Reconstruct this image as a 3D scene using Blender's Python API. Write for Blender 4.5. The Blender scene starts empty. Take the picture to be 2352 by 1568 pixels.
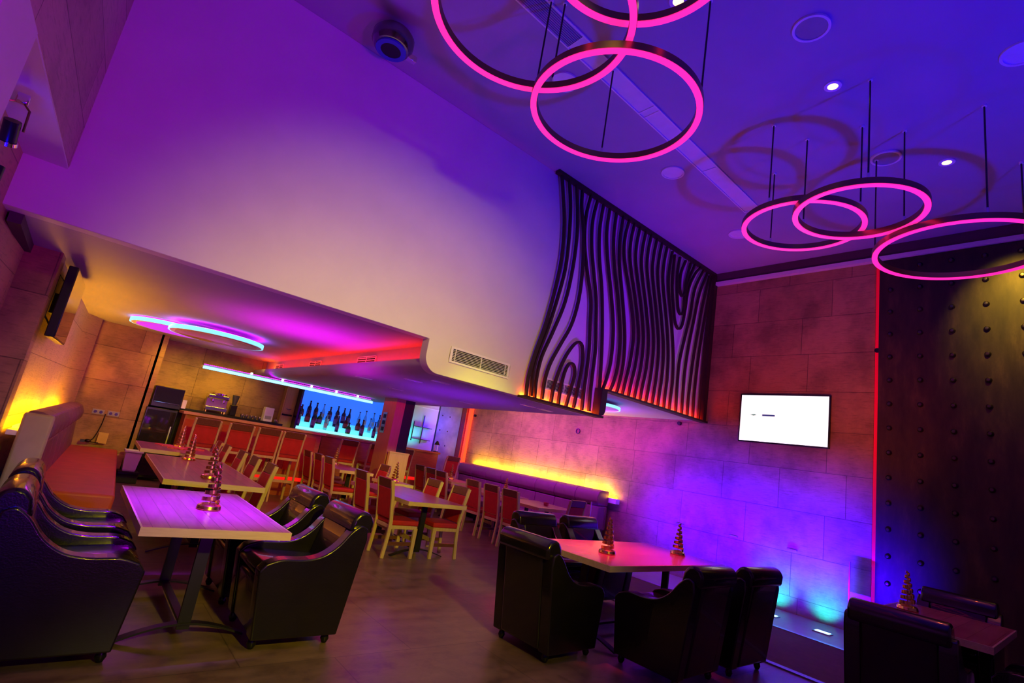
import bpy, math, random
from mathutils import Vector, Matrix
random.seed(7)
R = math.radians
SC = bpy.context.scene
COL = SC.collection

# ------------------------------------------------------------------ materials
def new_mat(name):
    m = bpy.data.materials.new(name); m.use_nodes = True
    nt = m.node_tree; nt.nodes.clear()
    out = nt.nodes.new('ShaderNodeOutputMaterial')
    b = nt.nodes.new('ShaderNodeBsdfPrincipled')
    nt.links.new(b.outputs[0], out.inputs[0])
    return m, nt, b

def N(nt, t, **k):
    n = nt.nodes.new(t)
    for a, v in k.items():
        if a in n.inputs: n.inputs[a].default_value = v
        else: setattr(n, a, v)
    return n

def ramp(nt, fac, stops):
    r = nt.nodes.new('ShaderNodeValToRGB')
    el = r.color_ramp.elements
    el[0].position, el[0].color = stops[0][0], (*stops[0][1], 1)
    el[1].position, el[1].color = stops[-1][0], (*stops[-1][1], 1)
    for p, c in stops[1:-1]:
        e = el.new(p); e.color = (*c, 1)
    nt.links.new(fac, r.inputs[0])
    return r

def simple(name, col, rough=.5, metal=0., coat=0., noise=0., scale=8., bump=0., bscale=60., spec=.5, trans=0., ior=1.45):
    m, nt, b = new_mat(name)
    b.inputs['Base Color'].default_value = (*col, 1)
    b.inputs['Roughness'].default_value = rough
    b.inputs['Metallic'].default_value = metal
    b.inputs['Coat Weight'].default_value = coat
    b.inputs['Specular IOR Level'].default_value = spec
    b.inputs['Transmission Weight'].default_value = trans
    b.inputs['IOR'].default_value = ior
    tc = N(nt, 'ShaderNodeTexCoord')
    if noise:
        n = N(nt, 'ShaderNodeTexNoise', Scale=scale, Detail=6.0)
        nt.links.new(tc.outputs['Object'], n.inputs['Vector'])
        lo = tuple(c*(1-noise) for c in col); hi = tuple(min(1, c*(1+noise)) for c in col)
        r = ramp(nt, n.outputs['Fac'], [(.3, lo), (.7, hi)])
        nt.links.new(r.outputs[0], b.inputs['Base Color'])
    if bump:
        n = N(nt, 'ShaderNodeTexNoise', Scale=bscale, Detail=4.0)
        nt.links.new(tc.outputs['Object'], n.inputs['Vector'])
        bp = N(nt, 'ShaderNodeBump', Strength=bump, Distance=.01)
        nt.links.new(n.outputs['Fac'], bp.inputs['Height'])
        nt.links.new(bp.outputs[0], b.inputs['Normal'])
    return m

def emis(name, col, strength):
    m, nt, b = new_mat(name)
    b.inputs['Base Color'].default_value = (*[min(.8, c) for c in col], 1)
    b.inputs['Emission Color'].default_value = (*col, 1)
    b.inputs['Emission Strength'].default_value = strength
    b.inputs['Roughness'].default_value = .4
    return m

def stone(name, axis, c1, c2, cm, zoff, bw=1.15, rh=.605, stain=.55, rough=.55):
    """travertine blocks; axis 'x' = wall lies in the yz plane, 'y' = in the xz plane"""
    m, nt, b = new_mat(name)
    tc = N(nt, 'ShaderNodeTexCoord')
    sep = N(nt, 'ShaderNodeSeparateXYZ'); nt.links.new(tc.outputs['Object'], sep.inputs[0])
    cmb = N(nt, 'ShaderNodeCombineXYZ')
    nt.links.new(sep.outputs['Y' if axis == 'x' else 'X'], cmb.inputs[0])
    ad = N(nt, 'ShaderNodeMath', operation='ADD'); ad.inputs[1].default_value = zoff
    nt.links.new(sep.outputs['Z'], ad.inputs[0]); nt.links.new(ad.outputs[0], cmb.inputs[1])
    br = N(nt, 'ShaderNodeTexBrick'); br.offset = .37; br.squash = .8; br.squash_frequency = 3
    br.inputs['Scale'].default_value = 1; br.inputs['Mortar Size'].default_value = .0045
    br.inputs['Mortar Smooth'].default_value = .3; br.inputs['Bias'].default_value = 0
    br.inputs['Brick Width'].default_value = bw; br.inputs['Row Height'].default_value = rh
    br.inputs['Color1'].default_value = (*c1, 1); br.inputs['Color2'].default_value = (*c2, 1)
    br.inputs['Mortar'].default_value = (*cm, 1)
    nt.links.new(cmb.outputs[0], br.inputs['Vector'])
    n1 = N(nt, 'ShaderNodeTexNoise', Scale=1.3, Detail=8.0, Roughness=.65)
    nt.links.new(tc.outputs['Object'], n1.inputs['Vector'])
    r1 = ramp(nt, n1.outputs['Fac'], [(.36, (stain,)*3), (.55, (1, 1, 1))])
    mp = N(nt, 'ShaderNodeMapping'); mp.inputs['Scale'].default_value = (3, 3, 22)
    nt.links.new(tc.outputs['Object'], mp.inputs[0])
    n2 = N(nt, 'ShaderNodeTexNoise', Scale=2.2, Detail=9.0, Roughness=.7)
    nt.links.new(mp.outputs[0], n2.inputs['Vector'])
    r2 = ramp(nt, n2.outputs['Fac'], [(.3, (.62,)*3), (.5, (1, 1, 1)), (.8, (.86,)*3)])
    m1 = N(nt, 'ShaderNodeMixRGB', blend_type='MULTIPLY'); m1.inputs[0].default_value = 1
    m2 = N(nt, 'ShaderNodeMixRGB', blend_type='MULTIPLY'); m2.inputs[0].default_value = 1
    nt.links.new(br.outputs['Color'], m1.inputs[1]); nt.links.new(r1.outputs[0], m1.inputs[2])
    nt.links.new(m1.outputs[0], m2.inputs[1]); nt.links.new(r2.outputs[0], m2.inputs[2])
    nt.links.new(m2.outputs[0], b.inputs['Base Color'])
    bp = N(nt, 'ShaderNodeBump', Strength=.35, Distance=.02)
    nt.links.new(n2.outputs['Fac'], bp.inputs['Height'])
    bp2 = N(nt, 'ShaderNodeBump', Strength=.8, Distance=.015); bp2.invert = True
    nt.links.new(br.outputs['Fac'], bp2.inputs['Height']); nt.links.new(bp.outputs[0], bp2.inputs['Normal'])
    nt.links.new(bp2.outputs[0], b.inputs['Normal'])
    b.inputs['Roughness'].default_value = rough
    return m

def wood(name, c1, c2, axis='x', scale=5., rough=.35, coat=.0, plank=0.):
    m, nt, b = new_mat(name)
    tc = N(nt, 'ShaderNodeTexCoord'); mp = N(nt, 'ShaderNodeMapping')
    mp.inputs['Scale'].default_value = {'x': (1, 9, 9), 'y': (9, 1, 9), 'z': (9, 9, 1)}[axis]
    nt.links.new(tc.outputs['Object'], mp.inputs[0])
    n = N(nt, 'ShaderNodeTexNoise', Scale=scale, Detail=7.0, Roughness=.6, Distortion=.6)
    nt.links.new(mp.outputs[0], n.inputs['Vector'])
    r = ramp(nt, n.outputs['Fac'], [(.3, c1), (.7, c2)])
    src = r.outputs[0]
    if plank:
        br = N(nt, 'ShaderNodeTexBrick'); br.offset = .4
        br.inputs['Scale'].default_value = 1; br.inputs['Mortar Size'].default_value = .0025
        br.inputs['Brick Width'].default_value = .75; br.inputs['Row Height'].default_value = plank
        br.inputs['Color1'].default_value = (1, 1, 1, 1); br.inputs['Color2'].default_value = (.72, .72, .72, 1)
        br.inputs['Mortar'].default_value = (.35, .35, .35, 1)
        mp2 = N(nt, 'ShaderNodeMapping')
        if axis == 'y': mp2.inputs['Rotation'].default_value = (0, 0, R(90))
        nt.links.new(tc.outputs['Object'], mp2.inputs[0]); nt.links.new(mp2.outputs[0], br.inputs['Vector'])
        mm = N(nt, 'ShaderNodeMixRGB', blend_type='MULTIPLY'); mm.inputs[0].default_value = 1
        nt.links.new(src, mm.inputs[1]); nt.links.new(br.outputs['Color'], mm.inputs[2]); src = mm.outputs[0]
    nt.links.new(src, b.inputs['Base Color'])
    b.inputs['Specular IOR Level'].default_value = .35; b.inputs['Roughness'].default_value = rough; b.inputs['Coat Weight'].default_value = coat
    b.inputs['Coat Roughness'].default_value = .12
    return m

M = {}
M['plaster'] = simple('white_plaster', (.74, .72, .70), .8, noise=.03, scale=3, bump=.04, bscale=90)
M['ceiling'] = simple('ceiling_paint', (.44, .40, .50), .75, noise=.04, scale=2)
M['stone_x'] = stone('stone_blocks_x', 'x', (.50, .33, .13), (.41, .26, .095), (.22, .14, .06), 1.0*.605-3.25+.605*5)
M['stone_y'] = stone('stone_blocks_y', 'y', (.52, .32, .11), (.38, .21, .07), (.20, .11, .04), .2)
M['stone_up'] = stone('stone_slabs_upper', 'x', (.62, .42, .36), (.50, .32, .27), (.2, .12, .1), .1, bw=2.4, rh=.5, stain=.7)
M['stone_niche'] = stone('stone_slabs_pale', 'x', (.64, .46, .22), (.58, .40, .18), (.3, .2, .10), .15, bw=2.6, rh=.62, stain=.85)
M['floor'] = None
M['leather'] = simple('black_leather', (.007, .0055, .005), .24, coat=.5, bump=.12, bscale=110, noise=.2)
M['leather_light'] = simple('booth_leather', (.20, .085, .11), .38, bump=.12, bscale=70, noise=.08)
M['fabric_red'] = simple('red_upholstery', (.42, .012, .010), .7, noise=.12, scale=14, bump=.1, bscale=200)
M['seat_red'] = simple('orange_red_bench_vinyl', (.52, .075, .045), .5, noise=.1, scale=6, bump=.08)
M['oak'] = wood('oak_chair_frame', (.46, .33, .15), (.58, .44, .22), 'z', 4, .42)
M['dark_wood'] = wood('dark_stained_rail', (.10, .035, .02), (.16, .06, .03), 'x', 4, .28, .3)
M['table_top'] = wood('oak_table_top', (.32, .075, .13), (.44, .12, .19), 'y', 3, .32, .12, plank=.095)
M['table_edge'] = wood('oak_edge_banding', (.55, .42, .20), (.66, .52, .28), 'x', 5, .35)
M['table_x'] = wood('oak_table_top_x', (.44, .11, .10), (.58, .17, .15), 'x', 3, .24, .3, plank=.13)
M['black_steel'] = simple('black_powder_steel', (.03, .03, .03), .42, metal=.6, noise=.1)
M['gold'] = simple('brushed_gold', (.85, .58, .18), .22, metal=1, noise=.06, scale=30)
M['gold_dark'] = simple('bronze_ring_rim', (.32, .21, .09), .3, metal=1)
M['chrome'] = simple('polished_chrome', (.8, .8, .82), .12, metal=1, noise=.02)
M['slat'] = simple('dark_slat_paint', (.035, .012, .008), .6, noise=.1)
M['black'] = simple('black_plastic', (.008, .008, .009), .25, noise=.1)
M['black_matt'] = simple('black_matt', (.006, .006, .007), .7, noise=.1)
M['screen_off'] = simple('switched_off_screen', (.02, .02, .022), .06, coat=1)
M['grey_plastic'] = simple('grey_plastic', (.35, .35, .36), .5, noise=.05)
M['white_plastic'] = simple('white_plastic', (.88, .88, .88), .4, noise=.03)
M['lilac_bin'] = simple('translucent_bin_plastic', (.70, .68, .78), .45, noise=.03)
M['steel'] = simple('stainless_steel', (.55, .55, .56), .28, metal=1, noise=.05)
M['bar_wood'] = wood('red_brown_bar_front', (.34, .07, .03), (.48, .12, .05), 'x', 4, .35, .3)
M['bar_top'] = wood('bar_counter_top', (.55, .28, .12), (.66, .36, .17), 'x', 4, .3, .3)
M['cab_wood'] = wood('pale_cabinet_wood', (.54, .37, .09), (.62, .45, .13), 'z', 4, .4)
M['pillar_wood'] = wood('brown_pillar_panel', (.30, .12, .05), (.38, .16, .07), 'z', 4, .5)
M['glass'] = simple('clear_glass', (.92, .95, .97), .03, trans=1, ior=1.45)
M['runner'] = simple('brown_carpet_runner', (.13, .055, .035), .85, noise=.15, scale=10)
M['paper_red'] = simple('red_printed_paper', (.65, .09, .10), .6, noise=.4, scale=25)
M['yellow_box'] = simple('yellow_card', (.62, .50, .10), .6, noise=.1)

# floor: warm brown worn concrete / laminate
def floor_mat():
    m, nt, b = new_mat('worn_brown_floor')
    tc = N(nt, 'ShaderNodeTexCoord')
    n1 = N(nt, 'ShaderNodeTexNoise', Scale=.9, Detail=9.0, Roughness=.6)
    mp = N(nt, 'ShaderNodeMapping'); mp.inputs['Scale'].default_value = (1.2, 5, 1)
    nt.links.new(tc.outputs['Object'], mp.inputs[0]); nt.links.new(mp.outputs[0], n1.inputs['Vector'])
    r1 = ramp(nt, n1.outputs['Fac'], [(.3, (.13, .085, .045)), (.5, (.20, .13, .07)), (.72, (.27, .18, .10))])
    n2 = N(nt, 'ShaderNodeTexNoise', Scale=7.0, Detail=8.0, Roughness=.7)
    nt.links.new(tc.outputs['Object'], n2.inputs['Vector'])
    r2 = ramp(nt, n2.outputs['Fac'], [(.33, (.45, .42, .4)), (.52, (1, 1, 1))])
    br = N(nt, 'ShaderNodeTexBrick'); br.offset = .5
    br.inputs['Scale'].default_value = 1; br.inputs['Mortar Size'].default_value = .004
    br.inputs['Brick Width'].default_value = 1.2; br.inputs['Row Height'].default_value = 1.2
    for s, c in (('Color1', (1, 1, 1, 1)), ('Color2', (.9, .9, .9, 1)), ('Mortar', (.5, .5, .5, 1))): br.inputs[s].default_value = c
    nt.links.new(tc.outputs['Object'], br.inputs['Vector'])
    a = N(nt, 'ShaderNodeMixRGB', blend_type='MULTIPLY'); a.inputs[0].default_value = .8
    c = N(nt, 'ShaderNodeMixRGB', blend_type='MULTIPLY'); c.inputs[0].default_value = 1
    nt.links.new(r1.outputs[0], a.inputs[1]); nt.links.new(r2.outputs[0], a.inputs[2])
    nt.links.new(a.outputs[0], c.inputs[1]); nt.links.new(br.outputs['Color'], c.inputs[2])
    nt.links.new(c.outputs[0], b.inputs['Base Color'])
    rr = N(nt, 'ShaderNodeMapRange'); rr.inputs['To Min'].default_value = .22; rr.inputs['To Max'].default_value = .5
    nt.links.new(n2.outputs['Fac'], rr.inputs['Value']); nt.links.new(rr.outputs[0], b.inputs['Roughness'])
    bp = N(nt, 'ShaderNodeBump', Strength=.12, Distance=.01)
    nt.links.new(n2.outputs['Fac'], bp.inputs['Height']); nt.links.new(bp.outputs[0], b.inputs['Normal'])
    return m
M['floor'] = floor_mat()

def metal_panel_mat():
    m, nt, b = new_mat('patinated_bronze_sheet')
    tc = N(nt, 'ShaderNodeTexCoord'); mp = N(nt, 'ShaderNodeMapping'); mp.inputs['Scale'].default_value = (3, 3, .9)
    nt.links.new(tc.outputs['Object'], mp.inputs[0])
    n = N(nt, 'ShaderNodeTexNoise', Scale=1.8, Detail=9.0, Roughness=.65)
    nt.links.new(mp.outputs[0], n.inputs['Vector'])
    r = ramp(nt, n.outputs['Fac'], [(.3, (.018, .012, .006)), (.55, (.05, .034, .013)), (.75, (.11, .075, .025))])
    nt.links.new(r.outputs[0], b.inputs['Base Color'])
    b.inputs['Metallic'].default_value = .25; b.inputs['Roughness'].default_value = .5
    bp = N(nt, 'ShaderNodeBump', Strength=.2, Distance=.02)
    nt.links.new(n.outputs['Fac'], bp.inputs['Height']); nt.links.new(bp.outputs[0], b.inputs['Normal'])
    return m
M['metal_panel'] = metal_panel_mat()

# emitters
M['e_pink'] = emis('pink_led_diffuser', (1.0, .018, .26), 1.45)
M['e_cyan'] = emis('cyan_led_strip', (.16, .70, 1.0), 1.7)
M['e_barled'] = emis('ice_blue_led_strip', (.30, .78, 1.0), 1.8)
M['e_magenta'] = emis('added_magenta_glow', (.62, .0, 1.0), 12)  # added glow on top of the lamps to tint the ceiling magenta
M['e_yellow'] = emis('yellow_led_trough', (1.0, .42, .002), 34.0)
M['e_red'] = emis('red_led_strip', (1.0, .02, .004), 15)
M['e_red_strip'] = emis('red_led_tube', (1.0, .05, .015), 1.6)
M['e_red_dim'] = emis('dim_red_led_line', (.8, .0, .02), .4)
M['e_orange'] = emis('orange_led_strip', (1.0, .085, .004), 60)
M['e_kick'] = emis('red_kick_led', (1.0, .012, .008), .8)
M['e_warm'] = emis('warm_downlight_glass', (1.0, .58, .16), 5.0)
M['e_spot'] = emis('white_spot_glass', (1.0, .85, 1.0), 6.0)
M['e_floor'] = emis('ice_inground_light', (.40, .85, 1.0), 3.0)
M['e_shelf'] = emis('lit_acrylic_shelf', (.14, .80, .95), .95)
M['e_back'] = emis('backlit_blue_panel', (.025, .17, .95), .95)
M['e_white'] = None

# ------------------------------------------------------------------ mesh builder
class MB:
    def __init__(s): s.v = []; s.f = []
    def add(s, vs, fs):
        o = len(s.v); s.v += [tuple(v) for v in vs]; s.f += [tuple(i+o for i in f) for f in fs]; return s
    def box(s, x0, x1, y0, y1, z0, z1):
        vs = [(x, y, z) for x in (x0, x1) for y in (y0, y1) for z in (z0, z1)]
        return s.add(vs, [(0, 1, 3, 2), (4, 6, 7, 5), (0, 4, 5, 1), (2, 3, 7, 6), (0, 2, 6, 4), (1, 5, 7, 3)])
    def prism(s, poly, axis, a, b):
        """poly in the plane normal to axis; axis 'x':(y,z) 'y':(x,z) 'z':(x,y)"""
        def P(p, t):
            return {'x': (t, p[0], p[1]), 'y': (p[0], t, p[1]), 'z': (p[0], p[1], t)}[axis]
        n = len(poly); vs = [P(p, a) for p in poly] + [P(p, b) for p in poly]
        fs = [tuple(range(n)), tuple(range(2*n-1, n-1, -1))] + [(i, i+n, (i+1) % n+n, (i+1) % n) for i in range(n)]
        return s.add(vs, fs)
    def lathe(s, prof, c=(0, 0, 0), seg=16, axis='z', cap=True):
        vs = []; fs = []; n = len(prof)
        for k in range(seg):
            a = 2*math.pi*k/seg; ca, sa = math.cos(a), math.sin(a)
            for r, h in prof:
                p = {'z': (r*ca, r*sa, h), 'x': (h, r*ca, r*sa), 'y': (r*ca, h, r*sa)}[axis]
                vs.append((c[0]+p[0], c[1]+p[1], c[2]+p[2]))
        for k in range(seg):
            k2 = (k+1) % seg
            for i in range(n-1): fs.append((k*n+i, k2*n+i, k2*n+i+1, k*n+i+1))
        if cap and prof[0][0] > 1e-6: fs.append(tuple(k*n for k in reversed(range(seg))))
        if cap and prof[-1][0] > 1e-6: fs.append(tuple(k*n+n-1 for k in range(seg)))
        return s.add(vs, fs)
    def cyl(s, c, r, h, seg=16, axis='z', r2=None):
        return s.lathe([(r, 0), (r if r2 is None else r2, h)], c, seg, axis)
    def sweep(s, pts, prof, up=(0, 0, 1), closed=False, scale=None):
        """sweep a closed 2D profile (side, up) along pts"""
        pts = [Vector(p) for p in pts]; n = len(pts); m = len(prof); vs = []; fs = []; up = Vector(up)
        for i, p in enumerate(pts):
            if closed: t = pts[(i+1) % n]-pts[i-1]
            else: t = pts[min(i+1, n-1)]-pts[max(i-1, 0)]
            t.normalize(); sd = t.cross(up)
            if sd.length < 1e-4: sd = t.cross(Vector((1, 0, 0)))
            sd.normalize(); u = sd.cross(t)
            k = scale[i] if scale else 1
            vs += [p+sd*(a*k)+u*(b*k) for a, b in prof]
        for i in range(n if closed else n-1):
            j = (i+1) % n
            for q in range(m):
                q2 = (q+1) % m; fs.append((i*m+q, i*m+q2, j*m+q2, j*m+q))
        if not closed:
            fs.append(tuple(reversed(range(m)))); fs.append(tuple((n-1)*m+q for q in range(m)))
        return s.add(vs, fs)
    def tube(s, pts, r, seg=8, closed=False, up=(0, 0, 1), scale=None):
        return s.sweep(pts, [(r*math.cos(2*math.pi*k/seg), r*math.sin(2*math.pi*k/seg)) for k in range(seg)], up, closed, scale)
    def bar(s, a, b, w, d, up=(0, 0, 1)):
        return s.sweep([a, b], [(-w/2, -d/2), (w/2, -d/2), (w/2, d/2), (-w/2, d/2)], up)
    def ring(s, c, ri, ro, z0, z1, seg=64):
        return s.lathe([(ri, z0), (ro, z0), (ro, z1), (ri, z1), (ri, z0)], c, seg, 'z', False)
    def sphere(s, c, r, seg=12, rings=8, sz=1):
        return s.lathe([(max(r*math.sin(math.pi*i/rings), 0), -r*sz*math.cos(math.pi*i/rings)) for i in range(rings+1)], c, seg)
    def xf(s, mat): s.v = [tuple(mat @ Vector(v)) for v in s.v]; return s
    def build(s, name, mat, parent=None, bevel=0, seg=2, smooth=True, loc=None, angle=40, sub=0):
        me = bpy.data.meshes.new(name); me.from_pydata(s.v, [], s.f)
        import bmesh
        bm = bmesh.new(); bm.from_mesh(me); bmesh.ops.remove_doubles(bm, verts=bm.verts, dist=1e-6)
        bmesh.ops.recalc_face_normals(bm, faces=bm.faces); bm.to_mesh(me); bm.free()
        me.materials.append(mat if not isinstance(mat, str) else M[mat])
        o = bpy.data.objects.new(name, me); COL.objects.link(o)
        if smooth:
            me.shade_smooth() if hasattr(me, 'shade_smooth') else None
            try: me.set_sharp_from_angle(angle=R(angle))
            except Exception: pass
        if bevel:
            b = o.modifiers.new('bevel', 'BEVEL'); b.width = bevel; b.segments = seg; b.limit_method = 'ANGLE'; b.angle_limit = R(30)
            b.harden_normals = False
        if sub:
            u = o.modifiers.new('sub', 'SUBSURF'); u.levels = u.render_levels = sub
        if parent: o.parent = parent
        if loc: o.location = loc
        return o

def tag(o, label, cat, group=None, kind=None):
    if label: o['label'] = label
    if cat: o['category'] = cat
    if group: o['group'] = group
    if kind: o['kind'] = kind
    return o
def thing(name, label, cat, loc=(0, 0, 0), rz=0, group=None):
    o = bpy.data.objects.new(name, None); COL.objects.link(o); o.location = loc; o.rotation_euler = (0, 0, rz)
    o.empty_display_size = .1
    return tag(o, label, cat, group)
def struct(o): o['kind'] = 'structure'; return o
def kids(o): return [c for c in bpy.data.objects if c.parent is o]
def dup(root, loc, rz=None, label=None, group=None, scale=None):
    r = root.copy(); COL.objects.link(r); r.location = loc
    if rz is not None: r.rotation_euler = (0, 0, rz)
    if scale: r.scale = scale
    if label: r['label'] = label
    if group: r['group'] = group
    for c in kids(root):
        d = c.copy(); COL.objects.link(d); d.parent = r
        for g in kids(c):
            e = g.copy(); COL.objects.link(e); e.parent = d
    return r
class Proto:
    """build a kind once at its first place, copy it for every further one"""
    def __init__(s, make): s.make = make; s.first = None
    def put(s, loc, rz, label, group=None, scale=None):
        if s.first is None:
            s.first = s.make(); r = s.first; r.location = loc; r.rotation_euler = (0, 0, rz)
            if scale: r.scale = scale
            r['label'] = label
            if group: r['group'] = group
            return r
        return dup(s.first, loc, rz, label, group, scale or (1, 1, 1))
def smooth_path(pts, n=6):
    """Catmull-Rom through pts"""
    P = [Vector(p) for p in pts]; out = []
    for i in range(len(P)-1):
        a = P[max(i-1, 0)]; b = P[i]; c = P[i+1]; d = P[min(i+2, len(P)-1)]
        for k in range(n):
            t = k/n
            out.append(.5*((2*b)+(c-a)*t+(2*a-5*b+4*c-d)*t*t+(3*b-a-3*c+d)*t**3))
    out.append(P[-1]); return out
M['steel_dark'] = simple('dark_bolt_steel', (.10, .08, .07), .3, metal=.9, noise=.05)
M['chrome_dark'] = simple('smoked_chrome', (.22, .22, .26), .15, metal=1, noise=.1)
M['diffuser_grey'] = simple('grille_grey', (.80, .80, .82), .6, noise=.03)
M['blue_glass'] = simple('blue_glass_ring', (.05, .08, .5), .1, noise=.05)
M['cable'] = simple('braided_cable', (.05, .045, .05), .3, metal=.6, noise=.2, scale=60)
M['bar_red'] = simple('red_bar_panel', (.42, .02, .012), .5, noise=.1)
M['smoked'] = simple('smoked_hopper', (.05, .05, .09), .1, coat=.5)
M['glass_purple'] = simple('purple_bottle_glass', (.045, .01, .10), .12, coat=.4)
M['glass_red'] = simple('dark_red_bottle_glass', (.14, .01, .03), .12, coat=.4)
M['glass_navy'] = simple('navy_bottle_glass', (.01, .015, .12), .12, coat=.4)
M['glass_clear'] = simple('clear_bottle_glass', (.45, .8, .85), .08, trans=.7)
M['glass_green'] = simple('green_bottle_glass', (.03, .16, .03), .12, coat=.4)
M['lab_violet'] = simple('violet_label', (.25, .12, .5), .6)
M['lab_red'] = simple('red_label', (.5, .05, .10), .6)
M['lab_white'] = simple('white_label', (.75, .75, .85), .6)
M['end_panel'] = simple('pale_bench_end_leather', (.46, .36, .20), .5, noise=.06)
for k, (c, s) in enumerate((((.30, .95, .95), 1.0), ((.14, .80, .92), .9), ((.08, .62, .95), .85))): M['shelf_lit%d' % k] = emis('lit_acrylic_step_%d' % k, c, s)
M['tv_screen'] = emis('bright_tv_picture', (.97, .98, 1.0), 1.02)
LW = [110, 90, 150, 60, 60, 60]; KEY = 420
M['mark_blue'] = emis('navy_screen_mark', (.02, .03, .16), .8)
M['mark_green'] = emis('green_screen_mark', (.10, .25, .20), .8)

M['trim_dark'] = simple('dark_beam_paint', (.07, .035, .05), .7, noise=.1)
M['e_red_screen'] = emis('red_screen_strip', (1.0, .02, .004), 75)
M['e_violet_disc'] = emis('violet_lamp_diffuser', (.50, .03, 1.0), .85)
M['blue_panel'] = simple('bluish_metal_sheet', (.22, .24, .32), .5, metal=.2, noise=.25, scale=4)
M['louvre_dark'] = simple('louvre_shadow_grey', (.30, .30, .32), .6)
SLATS = [[(4.35,5.45),(4.45,5.12),(4.54,4.77),(4.59,4.29),(4.56,3.79),(4.49,3.29),(4.39,2.85),(4.34,2.53),(4.35,2.29)],[(4.51,5.43),(4.61,5.06),(4.67,4.62),(4.69,4.15),(4.63,3.69),(4.54,3.23),(4.43,2.81),(4.41,2.54),(4.43,2.3)],[(4.66,5.43),(4.76,5.05),(4.82,4.68),(4.83,4.2),(4.78,3.69),(4.64,3.22),(4.51,2.84),(4.48,2.54),(4.5,2.29)],[(4.79,5.41),(4.83,5.14),(4.94,4.81),(5.02,4.32),(5.04,3.85),(4.97,3.43),(4.81,3.08),(4.68,2.79),(4.63,2.55),(4.63,2.3)],[(4.98,5.42),(4.94,5.08),(4.98,4.7),(5.11,4.31),(5.28,3.9),(5.34,3.52),(5.39,3.18),(5.4,2.87),(5.4,2.58),(5.41,2.3)],[(5.13,5.41),(5.09,5.07),(5.14,4.69),(5.27,4.29),(5.39,3.94),(5.46,3.58),(5.52,3.22),(5.53,2.85),(5.54,2.53),(5.56,2.31)],[(5.27,5.41),(5.26,5.0),(5.33,4.6),(5.48,4.13),(5.59,3.64),(5.67,3.15),(5.72,2.67)],[(5.42,5.41),(5.42,5.02),(5.52,4.62),(5.71,4.1),(5.85,3.62),(5.89,3.16),(5.85,2.87),(5.79,2.67)],[(5.58,5.41),(5.59,5.01),(5.69,4.58),(5.89,4.05),(6.03,3.54),(6.06,3.12),(6.01,2.83),(5.94,2.67)],[(5.75,5.43),(5.74,5.01),(5.81,4.62),(5.99,4.09),(6.14,3.57),(6.18,3.15),(6.14,2.83),(6.1,2.67)],[(5.9,5.43),(5.85,5.11),(5.9,4.77),(6.17,4.19),(6.34,3.69),(6.34,3.24),(6.28,2.89),(6.24,2.66)],[(6.04,5.43),(6.0,5.11),(6.05,4.77),(6.3,4.19),(6.47,3.69),(6.48,3.24),(6.42,2.89),(6.39,2.67)],[(6.19,5.44),(6.15,5.11),(6.2,4.77),(6.44,4.19),(6.6,3.69),(6.62,3.23),(6.57,2.89),(6.54,2.67)],[(6.35,5.43),(6.31,5.11),(6.35,4.77),(6.58,4.18),(6.74,3.68),(6.76,3.23),(6.71,2.89),(6.69,2.67)],[(6.5,5.43),(6.46,5.11),(6.5,4.77),(6.73,4.18),(6.88,3.68),(6.9,3.23),(6.87,2.89),(6.84,2.67)],[(6.66,5.42),(6.62,5.11),(6.65,4.77),(6.87,4.17),(7.02,3.67),(7.05,3.23),(7.03,2.89),(7.01,2.67)],[(6.81,5.41),(6.77,5.1),(6.8,4.76),(7.01,4.16),(7.16,3.66),(7.2,3.23),(7.18,2.89),(7.17,2.67)],[(6.96,5.4),(6.92,5.09),(6.95,4.75),(7.16,4.15),(7.3,3.65),(7.35,3.22),(7.34,2.89),(7.34,2.67)],[(7.12,5.38),(7.09,5.07),(7.11,4.74),(7.31,4.14),(7.45,3.64),(7.51,3.22),(7.5,2.89),(7.5,2.68)],[(7.2,5.35),(7.2,5.02),(7.23,4.73),(7.32,4.43),(7.41,4.19),(7.53,4.1),(7.63,4.22),(7.67,4.51),(7.71,4.9),(7.87,5.24),(8.04,5.43)],[(7.36,5.37),(7.33,5.07),(7.38,4.72),(7.46,4.44),(7.55,4.37),(7.62,4.46),(7.62,4.74),(7.68,5.04),(7.84,5.41)],[(7.54,5.37),(7.43,5.08),(7.45,4.81),(7.53,4.7),(7.61,4.8),(7.62,5.02),(7.7,5.39)],[(8.14,5.41),(7.91,4.97),(7.84,4.44),(7.73,3.95),(7.65,3.54),(7.66,3.11),(7.69,2.68)],[(8.27,5.4),(8.07,4.93),(7.97,4.39),(7.88,3.87),(7.84,3.41),(7.85,3.06),(7.87,2.68)],[(8.35,5.38),(8.22,4.82),(8.14,4.28),(8.07,3.74),(8.04,3.28),(8.03,2.98),(8.04,2.69)],[(8.42,5.31),(8.35,4.76),(8.27,4.19),(8.22,3.68),(8.2,3.26),(8.2,2.99),(8.22,2.69)],[(8.5,5.04),(8.47,4.63),(8.41,4.14),(8.4,3.6),(8.4,3.15),(8.4,2.91),(8.4,2.69)],[(8.58,4.67),(8.58,4.09),(8.57,3.52),(8.55,3.09),(8.57,2.7)],[(4.8,2.27),(4.81,2.5),(4.88,2.79),(4.99,3.04),(5.13,3.21),(5.24,3.18),(5.29,2.96),(5.28,2.67),(5.24,2.3)],[(4.94,2.27),(4.94,2.5),(4.97,2.74),(5.04,2.88),(5.13,2.87),(5.17,2.74),(5.13,2.52),(5.09,2.29)]]
# ================================================================== the setting
XW, YW, ZC, Z1, Z2, YB = 8.6, 5.1, 5.48, 2.64, 2.27, 12.5
def xl(y): return -.40+.054*(y-6.43)

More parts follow.
